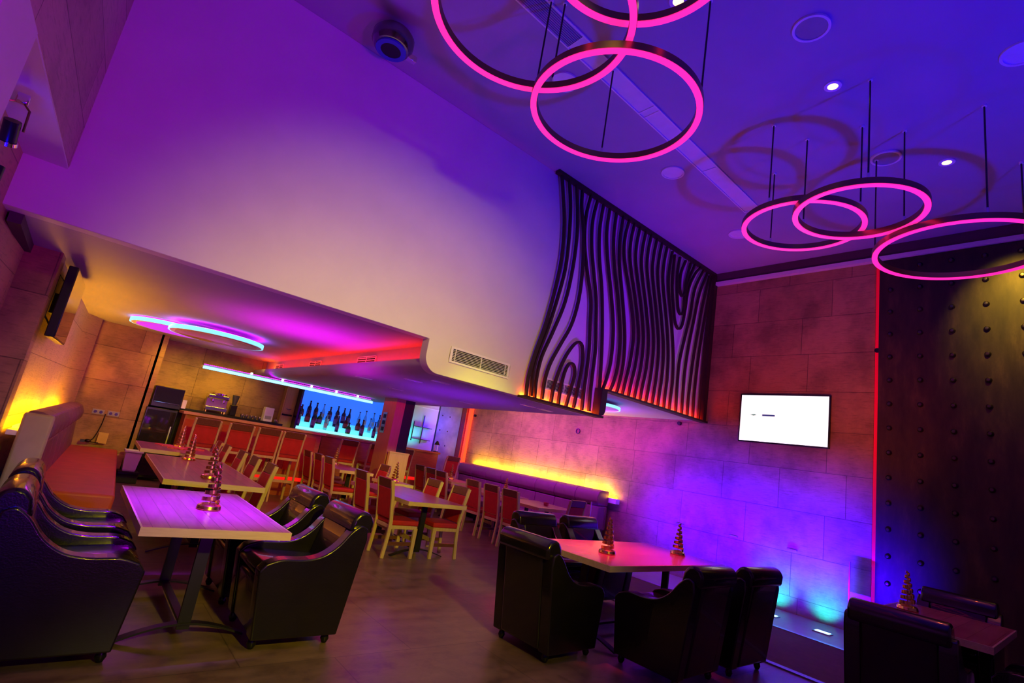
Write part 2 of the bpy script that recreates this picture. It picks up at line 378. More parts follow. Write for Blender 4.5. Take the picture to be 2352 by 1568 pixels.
def S_(mb, name, mat, **k): return struct(mb.build(name, mat, **k))
S_(MB().box(-1.4, 9.0, -3.2, 12.9, -.2, 0), 'floor', 'floor')
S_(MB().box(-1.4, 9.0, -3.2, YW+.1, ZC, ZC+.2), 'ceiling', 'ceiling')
# right (TV) wall in travertine blocks, continues under the mezzanine
S_(MB().box(XW, XW+.3, 2.44, 12.9, 0, ZC), 'wall_right', 'stone_x')
S_(MB().box(XW+.12, XW+.3, -3.2, 2.44, 0, ZC), 'wall_right_recess', 'plaster')
S_(MB().box(-1.4, 9.0, YB, YB+.3, 0, 2.9), 'wall_back', 'stone_y')
S_(MB().box(-1.4, 9.0, -3.2, -3.0, 0, ZC), 'wall_near', 'plaster')
# cornice of the right wall
S_(MB().box(XW-.05, XW+.02, -3, YW-.08, 5.30, ZC), 'trim_1', simple('dark_cornice_paint', (.10, .05, .06), .6, noise=.05))
S_(MB().box(XW-.09, XW+.02, -3, YW-.08, 5.24, 5.30), 'trim_2', 'plaster')
# upper (mezzanine) front wall with the step and the rounded corner of the dropped bulkhead
arc = [(3.05-.19*math.cos(a), 2.46-.19*math.sin(a)) for a in [R(k) for k in range(0, 91, 10)]]
poly = [(-1.2, Z1), (2.86, Z1)]+arc+[(5.78, Z2), (5.78, 2.69), (XW, 2.69), (XW, ZC), (-1.2, ZC)]
S_(MB().prism(poly, 'y', YW, YW+.15), 'wall_upper', 'plaster', bevel=.004, seg=1)
# lower ceilings
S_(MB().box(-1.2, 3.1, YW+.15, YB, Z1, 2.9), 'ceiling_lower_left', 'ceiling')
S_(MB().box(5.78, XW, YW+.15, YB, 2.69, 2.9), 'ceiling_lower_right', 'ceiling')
arc2 = [(3.05-.19*math.cos(a), 2.46-.19*math.sin(a)) for a in [R(k) for k in range(30, 91, 10)]]
poly = [(3.10, Z1+.02), (3.10, 2.39), (2.92, 2.39), (2.92, 2.42), (2.885, 2.42)]+arc2+[(5.78, Z2), (5.78, 2.85), (3.10, 2.85)]
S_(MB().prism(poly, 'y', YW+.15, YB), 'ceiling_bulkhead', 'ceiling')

# left side
def wl(name, y0, y1, off, z0, z1, mat, th=.5):
    p = [(xl(y0)+off, y0), (xl(y1)+off, y1), (xl(y1)+off-th, y1), (xl(y0)+off-th, y0)]
    return S_(MB().prism(p, 'z', z0, z1), name, mat)
wl('wall_left_upper', -3.2, YW, 0, 3.06, ZC, 'stone_up')
wl('wall_left_pier', -3.2, 3.24, 0, 0, 3.06, 'plaster')
wl('wall_left', 3.24, 6.35, -.26, 0, 3.06, 'stone_niche', .3)
S_(MB().prism([(-.70, 6.35), (xl(6.35), 6.35), (xl(6.6), 6.6), (-.70, 6.6)], 'z', 0, Z1), 'wall_left_pillar', 'stone_y')
S_(MB().prism([(xl(6.6)-.03, 6.6), (-.15, 11.1), (.06, 11.5), (.06, 11.7), (-.9, 11.7), (-.9, 6.6)], 'z', 0, Z1), 'wall_left_niche', 'stone_niche')
S_(MB().box(-.9, 1.02, 11.7, 11.9, 0, Z1), 'wall_alcove', 'stone_y')
S_(MB().box(.98, 1.10, 11.7, YB, 0, Z1), 'wall_alcove_return', 'stone_y')
S_(MB().box(-.70, -.62, YW+.15, 6.35, 2.56, Z1), 'trim_3', 'trim_dark')
p = [(xl(3.25)-.003, 3.25), (xl(YW)-.003, YW), (xl(YW)-.3, YW), (xl(3.25)-.3, 3.25)]
S_(MB().prism(p, 'z', 3.045, 3.06), 'ceiling_recess', 'plaster')
S_(MB().box(-.74, -.66, YW, 6.35, 0.95, 1.0), 'trim_4', 'dark_wood')

# floor strips beside the right wall
S_(MB().box(5.70, 5.78, -3, 6.2, 0, .012), 'trim_5', simple('brushed_floor_trim', (.30, .30, .33), .35, metal=.6, noise=.05))
S_(MB().box(5.78, 7.36, -3, 6.2, 0, .006), 'floor_runner', 'runner')
S_(MB().box(7.36, 7.44, -3, 6.2, 0, .012), 'trim_6', M['steel'])
S_(MB().box(7.44, XW, -3, 6.2, 0, .008), 'floor_wall_strip', simple('pale_polished_stone', (.42, .40, .44), .3, noise=.08))

# metal clad wall with bolts
mp = thing('wall_cladding', 'dark patinated metal cladding with rows of round bolts, right of the television', 'wall cladding', (XW, 0, 0))
MB().box(-.06, .1, -2.99, 2.38, .001, 5.22).build('sheet', 'metal_panel', mp)
for i in range(6):
    for j in range(15):
        y, z = 2.24-.345*i, 5.09-.335*j
        MB().lathe([(.0, -.035), (.018, -.033), (.032, -.018), (.036, 0)], (-.06, y, z), 10, 'x').build('bolt', 'steel_dark', mp)
tag(MB().box(8.56, 8.60, 2.385, 2.425, .02, 5.22).build('led_line', 'e_red_dim'), 'dim red vertical light line between stone wall and metal cladding', 'light strip')

# ------------------------------------------------------------------ red cove under mezzanine
tag(MB().box(2.97, 3.02, 5.4, 12.3, 2.392, 2.402).build('cove_light', 'e_red'), 'red glowing cove light along the side of the ceiling bulkhead', 'light strip')
def vent(name, x, y0, y1, z0, z1, n, label):
    t = thing(name, label, 'vent', (x, (y0+y1)/2, z0)); h = z1-z0; w = (y1-y0)/2
    MB().box(-.012, 0, -w, w, 0, h).build('backing', 'black_matt', t)
    f = MB(); f.box(-.02, 0, -w-.012, -w, 0, h); f.box(-.02, 0, w, w+.012, 0, h); f.box(-.02, 0, -w, w, -.012, 0); f.box(-.02, 0, -w, w, h, h+.012); f.box(-.02, 0, -.006, .006, 0, h)
    f.build('frame', 'white_plastic', t)
    for k in range(n):
        z = h*(k+.5)/n; MB().box(-.018, -.004, -w, w, z-.006, z+.006).build('louvre', 'white_plastic', t)
    return t
vent('wall_vent', 3.098, 6.9, 7.5, 2.43, 2.56, 4, 'small square grille nearest us in the red lit bulkhead side')
vent('wall_vent', 3.098, 9.05, 9.6, 2.43, 2.56, 4, 'small square grille in the middle of the red lit bulkhead side')
vent('wall_vent', 3.098, 11.2, 11.7, 2.43, 2.56, 4, 'farthest small grille in the red lit bulkhead side')

# ------------------------------------------------------------------ air grilles on the big wall
def grille(x0, x1, z0, z1, label, n):
    t = thing('air_grille', label, 'vent', ((x0+x1)/2, YW, z0)); w = (x1-x0)/2; h = z1-z0
    MB().box(-w+.03, w-.03, -.006, -.001, .025, h-.025).build('backing', 'black_matt', t)
    f = MB(); f.box(-w, w, -.02, 0, 0, .025); f.box(-w, w, -.02, 0, h-.025, h); f.box(-w, -w+.03, -.02, 0, .025, h-.025); f.box(w-.03, w, -.02, 0, .025, h-.025)
    f.build('frame', 'white_plastic', t, bevel=.003)
    for k in range(n):
        z = .03+(h-.06)*(k+.5)/n
        MB().prism([(-.016, z-.004), (-.012, z-.004), (-.007, z+.003), (-.010, z+.003)], 'x', -w+.03, w-.03).build('louvre', 'white_plastic', t)
    v = MB()
    for q in (-w+.07, 0, w-.07): v.box(q-.004, q+.004, -.018, -.006, .025, h-.025)
    v.build('mullion', 'white_plastic', t)
grille(3.16, 4.06, 2.44, 2.63, 'white air grille in the bare wall, left of the wavy slat screen', 7)
grille(4.66, 5.48, 2.45, 2.61, 'air grille behind the lower left corner of the wavy slat screen', 6)

# ------------------------------------------------------------------ wavy slat screen
ss = thing('slat_screen', 'dark wavy wooden slat screen hanging on the upper wall in the corner', 'wall screen', (0, YW, 0))
for s in SLATS:
    pts = smooth_path([(x, -.075, z) for x, z in s], 5)
    MB().sweep(pts, [(-.015, -.022), (.015, -.022), (.015, .022), (-.015, .022)], up=(0, 1, 0)).build('slat', 'slat', ss, angle=60)
for a, b in ((4.27, 5.80),): MB().box(a, b, -.15, -.005, 2.255, 2.285).build('bottom_rail', 'slat', ss)
MB().box(5.80, XW-.01, -.15, -.005, 2.655, 2.685).build('bottom_rail', 'slat', ss)
MB().prism([(5.70, 2.27), (5.80, 2.30), (5.83, 2.36), (5.83, 2.68), (5.70, 2.68)], 'y', -.15, -.005).build('step_block', 'slat', ss, bevel=.01)
MB().box(4.27, XW-.01, -.11, -.03, 5.43, ZC-.002).build('top_rail', 'slat', ss)
MB().box(8.48, XW-.02, -.12, -.02, 2.66, 5.43).build('end_post', 'slat', ss)
tag(MB().box(4.30, 5.68, YW-.035, YW-.012, 2.29, 2.298).build('screen_light', 'e_orange'), 'orange light strip along the lower left foot of the slat screen', 'light strip')
tag(MB().box(5.85, 8.44, YW-.035, YW-.012, 2.69, 2.698).build('screen_light', 'e_red_screen'), 'long red light strip along the raised foot of the slat screen', 'light strip')

# ------------------------------------------------------------------ ceiling fittings
def rot_x(a): return Matrix.Rotation(a, 4, 'X')
def speaker(x, y, ring, label, r=.125):
    t = thing('ceiling_speaker', label, 'ceiling speaker', (x, y, ZC-.001))
    MB().cyl((0, 0, -.012), r, .012, 32).build('cover', 'grey_plastic' if ring else 'white_plastic', t)
    MB().ring((0, 0, 0), r, r+.022, -.02, 0, 40).build('rim', 'white_plastic', t)
for a in ((3.93, 1.62, 1, 'round ceiling speaker with bright rim, top right above the lit downlight'),
          (5.22, .46, 0, 'round white ceiling disc at the right edge of the picture'),
          (3.08, 3.76, 0, 'round white ceiling disc seen through the two crossing pendant rings'),
          (5.18, 3.78, 0, 'round white ceiling disc between the near pendant ring and the slat screen'),
          (7.20, 3.90, 0, 'round white ceiling disc near the end wall, left of the far pendant rings'),
          (6.22, 1.69, 1, 'round ceiling speaker with thin rim above the far pendant rings')):
    speaker(*a)
for x, y, l in ((4.74, 1.73, 'glowing warm downlight in the ceiling left of the wire cables'),
                (6.64, 1.23, 'glowing warm downlight in the ceiling above the rightmost pendant ring'),
                (2.99, 2.32, 'glowing warm downlight at the top edge behind the uppermost pendant ring')):
    t = thing('downlight', l, 'ceiling light', (x, y, ZC-.001), group='warm downlights in the high ceiling')
    MB().ring((0, 0, 0), .045, .075, -.012, 0, 32).build('rim', 'white_plastic', t)
    MB().cyl((0, 0, -.008), .045, .006, 24).build('lens', 'e_warm', t)
# linear diffuser, turned slightly: runs from above the camera to near the end wall
ld = thing('linear_diffuser', 'long narrow air diffuser strip running across the high ceiling', 'air diffuser', (0, 0, ZC-.001))
def seg_box(mb, a, b, w0, w1, z0, z1):
    a = Vector((*a, 0)); b = Vector((*b, 0)); d = (b-a).normalized(); n = Vector((-d.y, d.x, 0))
    p = [a+n*w0, b+n*w0, b+n*w1, a+n*w1]; mb.prism([(q.x, q.y) for q in p], 'z', z0, z1)
A_, B_ = (-.6, 3.20), (6.62, 3.40)
f = MB(); seg_box(f, A_, B_, -.115, -.10, -.016, 0); seg_box(f, A_, B_, .10, .115, -.016, 0)
for k in (3.95, 4.05, 5.36, 6.60, 2.75):
    u = (k+.6)/7.22; c = (k, 3.2+.2*u); seg_box(f, c, (k+.012, c[1]), -.10, .10, -.016, 0)
f.build('frame', 'white_plastic', ld)
g = MB(); seg_box(g, A_, B_, -.10, .10, -.004, 0); g.build('backing', 'diffuser_grey', ld)
for q in range(9):
    h = MB(); w = -.085+.0205*q; seg_box(h, A_, (2.75, 3.295), w, w+.008, -.014, -.003); h.build('louvre', 'louvre_dark', ld)

# motor head of a mirror-ball style fixture near the white wall
cf = thing('ceiling_projector', 'round chrome rimmed fitting hanging below the ceiling beside the bare white wall', 'ceiling fitting', (1.47, 4.55, ZC))
MB().cyl((0, 0, -.10), .03, .10, 16).build('stem', 'chrome', cf)
MB().lathe([(.10, -.30), (.17, -.28), (.205, -.22), (.205, -.15), (.17, -.10), (.03, -.09)], (0, 0, 0), 32).build('housing', 'chrome_dark', cf)
MB().ring((0, 0, 0), .10, .15, -.305, -.285, 32).build('lens_ring', 'blue_glass', cf)
MB().cyl((0, 0, -.302), .10, .012, 24).build('lens', 'black', cf)
MB().box(.16, .27, -.03, .03, -.27, -.21).build('clamp', 'chrome', cf, bevel=.006)

# ------------------------------------------------------------------ pendant rings
def ring_pendant(cx, cy, z, r, wires, label):
    t = thing('ring_pendant', label, 'pendant light', (cx, cy, z))
    MB().ring((0, 0, 0), r-.028, r+.028, .004, .065, 96).build('rim', 'gold_dark', t, smooth=True)
    MB().ring((0, 0, 0), r-.025, r+.025, -.006, .010, 96).build('diffuser', 'e_pink', t)
    for x, y in wires:
        a = math.atan2(y-cy, x-cx); px, py = r*math.cos(a), r*math.sin(a)
        MB().cyl((px, py, .07), .008, ZC-z-.07, 8).build('cable', 'cable', t)
        MB().cyl((px, py, .07), .013, .05, 10).build('cable_grip', 'chrome', t)
        MB().cyl((px, py, ZC-z-.02), .02, .02, 12).build('ceiling_cup', 'white_plastic', t)
ring_pendant(1.79, 2.66, 4.57, .718, [(2.36, 3.06), (1.2, 3.1), (1.7, 1.9)], 'large pink glowing pendant ring at the top, leftmost of all rings')
ring_pendant(2.82, 2.72, 4.45, .690, [(2.27, 3.16), (3.14, 2.14), (3.29, 3.27)], 'pink glowing pendant ring hanging lowest of the near group of three')
ring_pendant(1.93, 1.83, 4.72, .604, [(1.7, 2.4), (2.5, 1.7), (1.6, 1.3)], 'pink glowing pendant ring cut by the top edge of the picture')
ring_pendant(5.56, 2.29, 4.47, .582, [(5.9, 2.8), (5.5, 1.6), (4.95, 2.4)], 'smaller pink pendant ring, leftmost of the far group over the end wall')
ring_pendant(5.34, 1.68, 4.37, .543, [(5.45, 2.4), (5.85, 1.4), (4.85, 1.45)], 'pink pendant ring in the middle of the far group, crossing the ring left of it')
ring_pendant(6.45, 1.10, 4.28, .720, [(6.2, 1.8), (5.82, .8), (7.0, .7)], 'pink pendant ring in front of the dark metal cladding')

# ------------------------------------------------------------------ televisions
tv = thing('television', 'wall television showing a bright white picture on the stone wall', 'television', (XW, 3.665, 2.79))
MB().box(-.06, -.02, -.69, .69, -.40, .40).build('housing', 'black', tv, bevel=.006)
MB().box(-.02, 0, -.25, .25, -.2, .2).build('wall_mount', 'black_matt', tv)
MB().box(-.064, -.060, -.668, .668, -.378, .378).build('screen', 'tv_screen', tv)
tl = thing('television', 'switched off television on a bracket above the left bench, seen edge on', 'television', (-.27, 7.02, 1.87), R(-3.1))
MB().box(-.045, .03, -.54, .54, 0, .70).build('housing', 'black', tl, bevel=.008)
MB().box(.030, .034, -.525, .525, .015, .685).build('screen', 'screen_off', tl)
MB().box(-.11, -.045, -.2, .2, .25, .45).build('wall_bracket', 'black_matt', tl)
MB().tube([(-.05, -.3, .55), (-.11, -.35, .62), (-.11, -.35, .2), (-.05, -.4, .12)], .008).build('cable', 'black_matt', tl)

# small wall fittings
for y, z, l in ((2.40, 3.86, 'small dark sensor beside the red line on the stone wall'), (5.5, 2.62, 'small dark spot fixing on the stone wall under the slat screen'), (11.9, 2.45, 'small dark camera high beside the red light tube')):
    tag(MB().cyl((XW-.05, y, z), .035, .05, 12, 'x').build('wall_sensor', 'black'), l, 'sensor')
tag(MB().ring((0, 0, 0), .045, .06, -.02, 0, 20).xf(Matrix.Translation((XW-.001, 8.0, 2.3)) @ Matrix.Rotation(R(90), 4, 'Y')).build('wall_ring', 'black'), 'small dark ring fitting on the magenta lit stone wall', 'wall fitting')
for k, y in enumerate((5.3, 4.34, 3.44)):
    w = ('left', 'middle', 'right')[k]
    tag(MB().box(XW-.03, XW, y-.07, y+.07, .865, .88).build('wall_clip', 'steel'), f'{w} of three small bright metal clips in a joint of the stone wall', 'wall clip', 'metal clips in the stone wall')

# in-ground lights washing the stone wall
for y, l in ((3.42, 'glowing rectangular floor light at the stone wall, left one'), (2.77, 'glowing rectangular floor light at the stone wall, right one')):
    t = thing('floor_light', l, 'floor light', (7.95, y, .008), 0, 'floor lights along the stone wall')
    MB().box(-.07, .07, -.10, .10, 0, .012).build('frame', 'steel', t)
    MB().box(-.045, .045, -.08, .08, .012, .016).build('lens', 'e_floor', t)

# ------------------------------------------------------------------ vertical red tube at the far end of the stone wall
tag(MB().box(8.50, 8.59, 12.02, 12.12, .02, 2.66).build('led_tube', 'e_red_strip'), 'bright red vertical light tube at the far end of the magenta wall', 'light tube')
tag(MB().box(8.48, 8.59, 12.2, 12.49, 0, 2.66).build('corner_post', 'bar_wood'), 'dark brown corner post behind the red light tube', 'post')

# ------------------------------------------------------------------ ceiling ring lamps under the mezzanine
def disc_lamp(x, y, r, z, label, lit):
    t = thing('disc_lamp', label, 'ceiling light', (x, y, z))
    MB().cyl((0, 0, -.004), r-.02, .052, 64).build('body', 'white_plastic', t)
    MB().ring((0, 0, 0), r-.02, r, -.002, .055, 80).build('light_band', 'e_cyan', t)
    MB().cyl((0, 0, -.010), r-.09, .006, 64).build('diffuser', 'e_violet_disc' if lit else 'cab_wood', t)
    MB().ring((0, 0, 0), r-.06, r-.02, .051, .059, 80).build('glow_band', 'e_magenta', t)
    MB().cyl((0, 0, .05), .1, Z1-z-.05, 24).build('ceiling_mount', 'white_plastic', t)
disc_lamp(1.46, 9.10, .66, 2.50, 'round ceiling lamp with ice blue rim, overlapping in front of another', 0)
disc_lamp(.98, 9.95, .62, 2.568, 'round ceiling lamp with ice blue rim, half hidden behind the nearer one', 1)
t = thing('disc_lamp', 'curved ceiling lamp end showing past the step of the slat screen', 'ceiling light', (6.85, 6.15, 2.58))
MB().cyl((0, 0, 0), .48, .05, 48).build('body', 'white_plastic', t)
MB().ring((0, 0, 0), .48, .50, 0, .045, 60).build('light_band', 'e_cyan', t)
MB().cyl((0, 0, .05), .1, .06, 24).build('ceiling_mount', 'white_plastic', t)

# small ceiling slots in the bulkhead
for k, (x, y) in enumerate(((3.35, 6.17), (3.46, 5.66), (3.15, 7.3), (5.05, 5.75), (5.4, 5.75), (4.0, 7.9), (5.1, 7.4))):
    t = thing('ceiling_slot', ['ceiling slot fitting nearest the big white grille', 'second ceiling slot fitting from the big white grille', 'ceiling slot fitting above the bottle display', 'ceiling slot fitting just left of the slat screen foot',
        'ceiling slot fitting directly beneath the slat screen foot', 'ceiling slot fitting in front of the brown pillar', 'ceiling slot fitting above the far chairs'][k], 'ceiling fitting', (x, y, Z2), 0)
    MB().box(-.12, .12, -.05, .05, -.006, 0).build('plate', 'white_plastic', t)
    MB().box(-.10, .10, -.012, .012, -.009, -.005).build('slot', 'steel', t)

# ------------------------------------------------------------------ bar canopy light
bl = thing('bar_light', 'long ice blue light bar hanging above the bar counter', 'bar light', (.10, 11.2, 2.13))
MB().box(1.62, 5.05, .0, .30, .05, .10).build('shelf', 'plaster', bl)
MB().box(1.60, 5.07, -.02, 0, .02, .072).build('light_band', 'e_barled', bl)
MB().box(1.62, 5.05, .07, .10, .10, .11).build('glow_band', 'e_magenta', bl)
for x in (2.45, 3.05, 3.65, 4.2, 4.7): MB().cyl((x, .005, .10), .022, .03, 10).build('spot', 'e_spot', bl)
for x in (2.0, 4.7): MB().cyl((x, .2, .10), .01, .04, 8).build('hanger', 'chrome', bl)

# ------------------------------------------------------------------ bar
bar = thing('bar_counter', 'red brown bar counter with a lit orange wood top behind the stools', 'bar counter', (.15, .82, 0))
MB().box(1.50, 4.05, 10.35, 10.75, 0, 1.28).build('front', 'bar_wood', bar)
MB().box(1.45, 4.12, 10.28, 10.85, 1.28, 1.33).build('top', 'bar_top', bar, bevel=.006)
for x in (1.5, 2.13, 2.76, 3.39): MB().box(x+.02, x+.56, 10.335, 10.35, .5, 1.2).build('panel', 'bar_red', bar)
MB().box(1.5, 4.05, 10.34, 10.35, .30, .37).build('kick_light', 'e_kick', bar)
b2 = thing('bar_return', 'dark red wooden counter running on to the right behind the pillar', 'bar counter', (0, 0, 0))
MB().box(4.45, 7.55, 11.78, 11.95, 0, 1.26).build('front', 'bar_wood', b2)
MB().box(4.42, 7.58, 11.73, 11.99, 1.26, 1.31).build('top', 'bar_wood', b2, bevel=.006)
MB().box(4.45, 7.55, 11.77, 11.78, .55, .62).build('kick_light', 'e_kick', b2)
bb = thing('back_counter', 'black worktop running along the tiled wall behind the bar', 'counter', (0, 0, 0))
MB().box(1.12, 3.58, 11.95, 12.45, 0, 1.33).build('cabinet', 'black_matt', bb)
MB().box(1.12, 3.58, 11.90, 12.48, 1.33, 1.37).build('worktop', 'black', bb)
fr = thing('bar_fridge', 'dark glossy fridge under the black oven beside the alcove wall', 'fridge', (1.32, 11.6, 0))
MB().box(-.24, .26, 0, .30, .05, 1.30).build('body', 'black', fr, bevel=.008)
MB().box(-.22, .24, -.015, 0, .10, 1.26).build('door', 'screen_off', fr)
MB().box(.20, .22, -.04, -.015, .5, 1.0).build('handle', 'steel', fr)
ov = thing('oven', 'black countertop oven with a steel strip on top of the fridge', 'oven', (1.36, 11.62, 1.30))
MB().box(-.24, .24, 0, .28, .02, .40).build('body', 'black', ov, bevel=.01)
MB().box(-.22, .22, -.012, 0, .12, .38).build('door', 'screen_off', ov)
MB().tube([(-.2, -.03, .11), (.2, -.03, .11)], .008).build('handle', 'chrome', ov)
MB().box(.25, .32, .02, .06, .06, .22).build('side_panel', 'white_plastic', ov)
cm = thing('coffee_machine', 'chrome espresso machine on the black worktop', 'coffee machine', (2.28, 12.12, 1.37))
MB().box(-.20, .20, -.02, .25, .04, .12).build('base', 'chrome', cm, bevel=.01)
MB().box(-.19, .19, .08, .25, .12, .30).build('back_panel', 'steel', cm)
MB().box(-.20, .20, -.03, .25, .28, .37).build('head', 'chrome', cm, bevel=.02)
for x in (-.1, .1):
    MB().cyl((x, .02, .22), .03, .06, 14).build('group_head', 'chrome', cm)
    MB().bar((x, .02, .225), (x, -.10, .215), .018, .018).build('handle', 'black', cm)
for x in (-.17, .17):
    for y in (0, .22): MB().cyl((x, y, 0), .015, .04, 8).build('foot', 'chrome', cm)
MB().ring((0, .1, .37), .03, .16, .0, .03, 20).build('cup_rail', 'chrome', cm)
gr = thing('coffee_grinder', 'slim dark coffee grinder right of the espresso machine', 'coffee grinder', (2.60, 12.15, 1.37))
MB().box(-.06, .06, -.06, .10, 0, .22).build('body', 'black', gr, bevel=.01)
MB().lathe([(.04, .22), (.07, .40), (.075, .42), (.0, .43)], (0, .02, 0), 14).build('hopper', 'smoked', gr)
mx = thing('blender_base', 'white appliance at the right end of the black worktop', 'kitchen appliance', (3.30, 12.15, 1.37))
MB().box(-.09, .10, -.05, .12, 0, .30).build('body', 'white_plastic', mx, bevel=.012)
MB().box(-.06, .07, -.055, -.05, .05, .12).build('tray', 'grey_plastic', mx)
cup = Proto(lambda: (lambda t: (MB().lathe([(.022, 0), (.032, .02), (.036, .07), (.033, .07), (.03, .02), (0, .012)], (0, 0, 0), 14).build('bowl', 'chrome', t), MB().tube([(.034, 0, .06), (.055, 0, .05), (.05, 0, .03), (.034, 0, .02)], .004, 6).build('handle', 'chrome', t), t)[2])(thing('metal_cup', '', 'cup')))
for k, x in enumerate((2.78, 2.87, 2.96, 3.05, 3.13, 3.48)):
    cup.put((x, 12.06+.03*(k % 2), 1.37), k*1.1, ['metal cup closest to the coffee grinder on the black worktop', 'second metal cup from the coffee grinder', 'third metal cup from the coffee grinder', 'metal cup second left of the white appliance', 'metal cup just left of the white appliance', 'metal cup right of the white appliance'][k], 'metal cups on the black worktop')
cb = thing('tall_cabinet', 'tall pale wood cabinet between worktop and bottle display', 'cabinet', (3.73, 12.28, 0))
MB().box(-.13, .13, 0, .2, 0, 2.26).build('body', 'cab_wood', cb)
MB().box(-.11, .11, -.015, 0, 1.62, 2.22).build('door', 'cab_wood', cb, bevel=.003)
MB().box(-.11, .11, -.008, 0, 1.56, 1.60).build('niche', 'black_matt', cb)
MB().box(-.11, .11, -.015, 0, .4, 1.53).build('door', 'cab_wood', cb, bevel=.003)
MB().tube([(-.05, -.02, 1.72), (0, -.045, 1.70), (.05, -.02, 1.72)], .008).build('handle', 'steel', cb)

# bottle display
bd = thing('bottle_display', 'backlit blue bottle display with glowing stepped shelves', 'display', (0, 0, 0))
MB().box(3.88, 6.08, 12.44, 12.495, 1.33, 2.66).build('back_panel', 'e_back', bd)
for k in range(3): MB().box(3.90, 6.06, 12.04+.13*k, 12.17+.13*k+.001, 1.33, 1.39+.11*k).build('step', 'shelf_lit%d' % k, bd)
MB().box(3.86, 3.90, 12.02, 12.5, 1.28, 2.66).build('side_frame', 'black', bd)
MB().box(6.06, 6.10, 12.02, 12.5, 1.28, 2.66).build('side_frame', 'steel', bd)
MB().box(3.86, 6.10, 12.0, 12.5, 1.0, 1.33).build('base', 'cab_wood', bd)
BP = {
 'tall': [(.0, 0), (.034, .002), (.036, .02), (.036, .16), (.030, .19), (.014, .215), (.013, .27), (.015, .275), (.015, .30), (0, .302)],
 'round': [(.0, 0), (.040, .002), (.043, .02), (.043, .11), (.034, .145), (.015, .165), (.014, .21), (.017, .215), (.017, .24), (0, .242)],
 'slim': [(.0, 0), (.028, .002), (.030, .02), (.030, .15), (.020, .20), (.012, .23), (.012, .29), (.014, .295), (.014, .315), (0, .317)]}
def bottle(shape, mat, lab):
    def mk():
        t = thing('bottle', '', 'bottle'); p = BP[shape]
        MB().lathe(p[:7], (0, 0, 0), 14).build('body', mat, t)
        MB().lathe([(0, p[6][1])]+p[7:], (0, 0, 0), 10).build('cap', 'black', t)
        r = p[2][0]+.001; MB().lathe([(r, p[3][1]*.3), (r, p[3][1]*.85)], (0, 0, 0), 14).build('paper_label', lab, t)
        return t
    return Proto(mk)
BK = [bottle('tall', 'glass_purple', 'lab_violet'), bottle('round', 'glass_red', 'lab_red'), bottle('tall', 'glass_navy', 'lab_white'), bottle('slim', 'glass_clear', 'lab_white'), bottle('round', 'glass_green', 'lab_violet'), bottle('slim', 'glass_navy', 'lab_violet')]
KN = ['tall purple', 'squat dark red', 'tall navy', 'slim clear', 'squat green', 'slim blue']
rows = [(12.37, 1.61, [(4.05, 1), (4.22, 0), (4.38, 0), (4.55, 3), (4.72, 0), (4.90, 2), (5.06, 0), (5.20, 5), (5.46, 3), (5.62, 3), (5.84, 3), (6.0, 5)], 'top'),
        (12.24, 1.50, [(3.98, 2), (4.18, 1), (4.34, 4), (4.46, 4), (4.64, 2), (4.84, 0), (5.10, 1), (5.42, 1), (5.72, 3), (5.94, 3)], 'middle'),
        (12.11, 1.39, [(3.95, 5), (4.28, 0), (4.58, 3), (4.86, 5), (5.14, 4), (5.48, 0), (5.80, 5)], 'lowest')]
for y, z, lst, rn in rows:
    seen = {}
    for i, (x, k) in enumerate(lst):
        q = seen.get(k, 0); seen[k] = q+1
        tot = sum(1 for _, kk in lst if kk == k)
        pos = '' if tot == 1 else (['leftmost ', 'second ', 'third ', 'fourth ', 'fifth ', 'sixth '][q] if q < tot-1 else 'rightmost ')
        BK[k].put((x, y, z), .4*i, f'{pos}{KN[k]} bottle on the {rn} glowing shelf', f'bottles on the {rn} shelf of the display', (1.4, 1.4, 1.12+.06*((i*7) % 4)))

# pillar and the yellow-lit partition
pl = thing('pillar', 'square brown clad pillar between bottle display and far room', 'pillar', (5.06, 9.9, 0))
MB().box(-.10, .10, -.28, .28, 0, Z2).build('cladding', 'pillar_wood', pl)
MB().box(.10, .32, -.28, .28, 0, Z2).build('dark_cladding', 'black_matt', pl)
so = thing('switch_plate', 'tall steel switch plate with dark buttons on the brown pillar', 'switch', (4.96, 10.0, 1.55))
MB().box(-.008, 0, -.09, .09, 0, .42).build('plate', 'steel', so)
for k in range(3): MB().box(-.016, -.008, -.05, .05, .04+.13*k, .12+.13*k).build('button', 'black', so)
pt = thing('partition', 'low pale wooden partition lit yellow in front of the pillar', 'partition', (5.17, 9.5, 0))
MB().box(-.21, .21, -.04, .04, 0, 1.20).build('panel', 'cab_wood', pt)
MB().box(-.22, .22, -.05, .05, 1.20, 1.225).build('top_cap', 'cab_wood', pt)

# blue far room: pale lit panel with iron rack, blue metal panel
bp_ = thing('stone_wall_panel', 'pale cyan lit stone panel beside the pillar, far back', 'wall panel', (7.02, YB, 0))
MB().box(-.38, .70, -.06, 0, 1.3, 2.66).build('slab', 'plaster', bp_)
MB().box(-.38, .70, -.07, -.05, 2.40, 2.42).build('edge', 'white_plastic', bp_)
rk = thing('bottle_rack', 'thin black wall rack on the cyan lit panel', 'rack', (7.3, 12.42, 1.45))
for z in (.1, .42): MB().box(-.28, .25, -.10, 0, z, z+.015).build('shelf', 'black', rk)
MB().box(-.01, .01, -.02, 0, 0, .75).build('upright', 'black', rk)
MB().box(-.29, -.27, -.02, 0, .05, .55).build('upright', 'black', rk)
bm_ = thing('blue_metal_panel', 'deep blue lit metal panel at the far end of the room', 'wall panel', (7.95, YB-.002, 0))
MB().box(-.2, .52, -.09, 0, .001, 2.66).build('sheet', 'blue_panel', bm_)
for i in range(2):
    for j in range(3): MB().sphere((-.1+.25*i, -.09, 1.5+.4*j), .02, 8, 4).build('bolt', 'steel_dark', bm_)
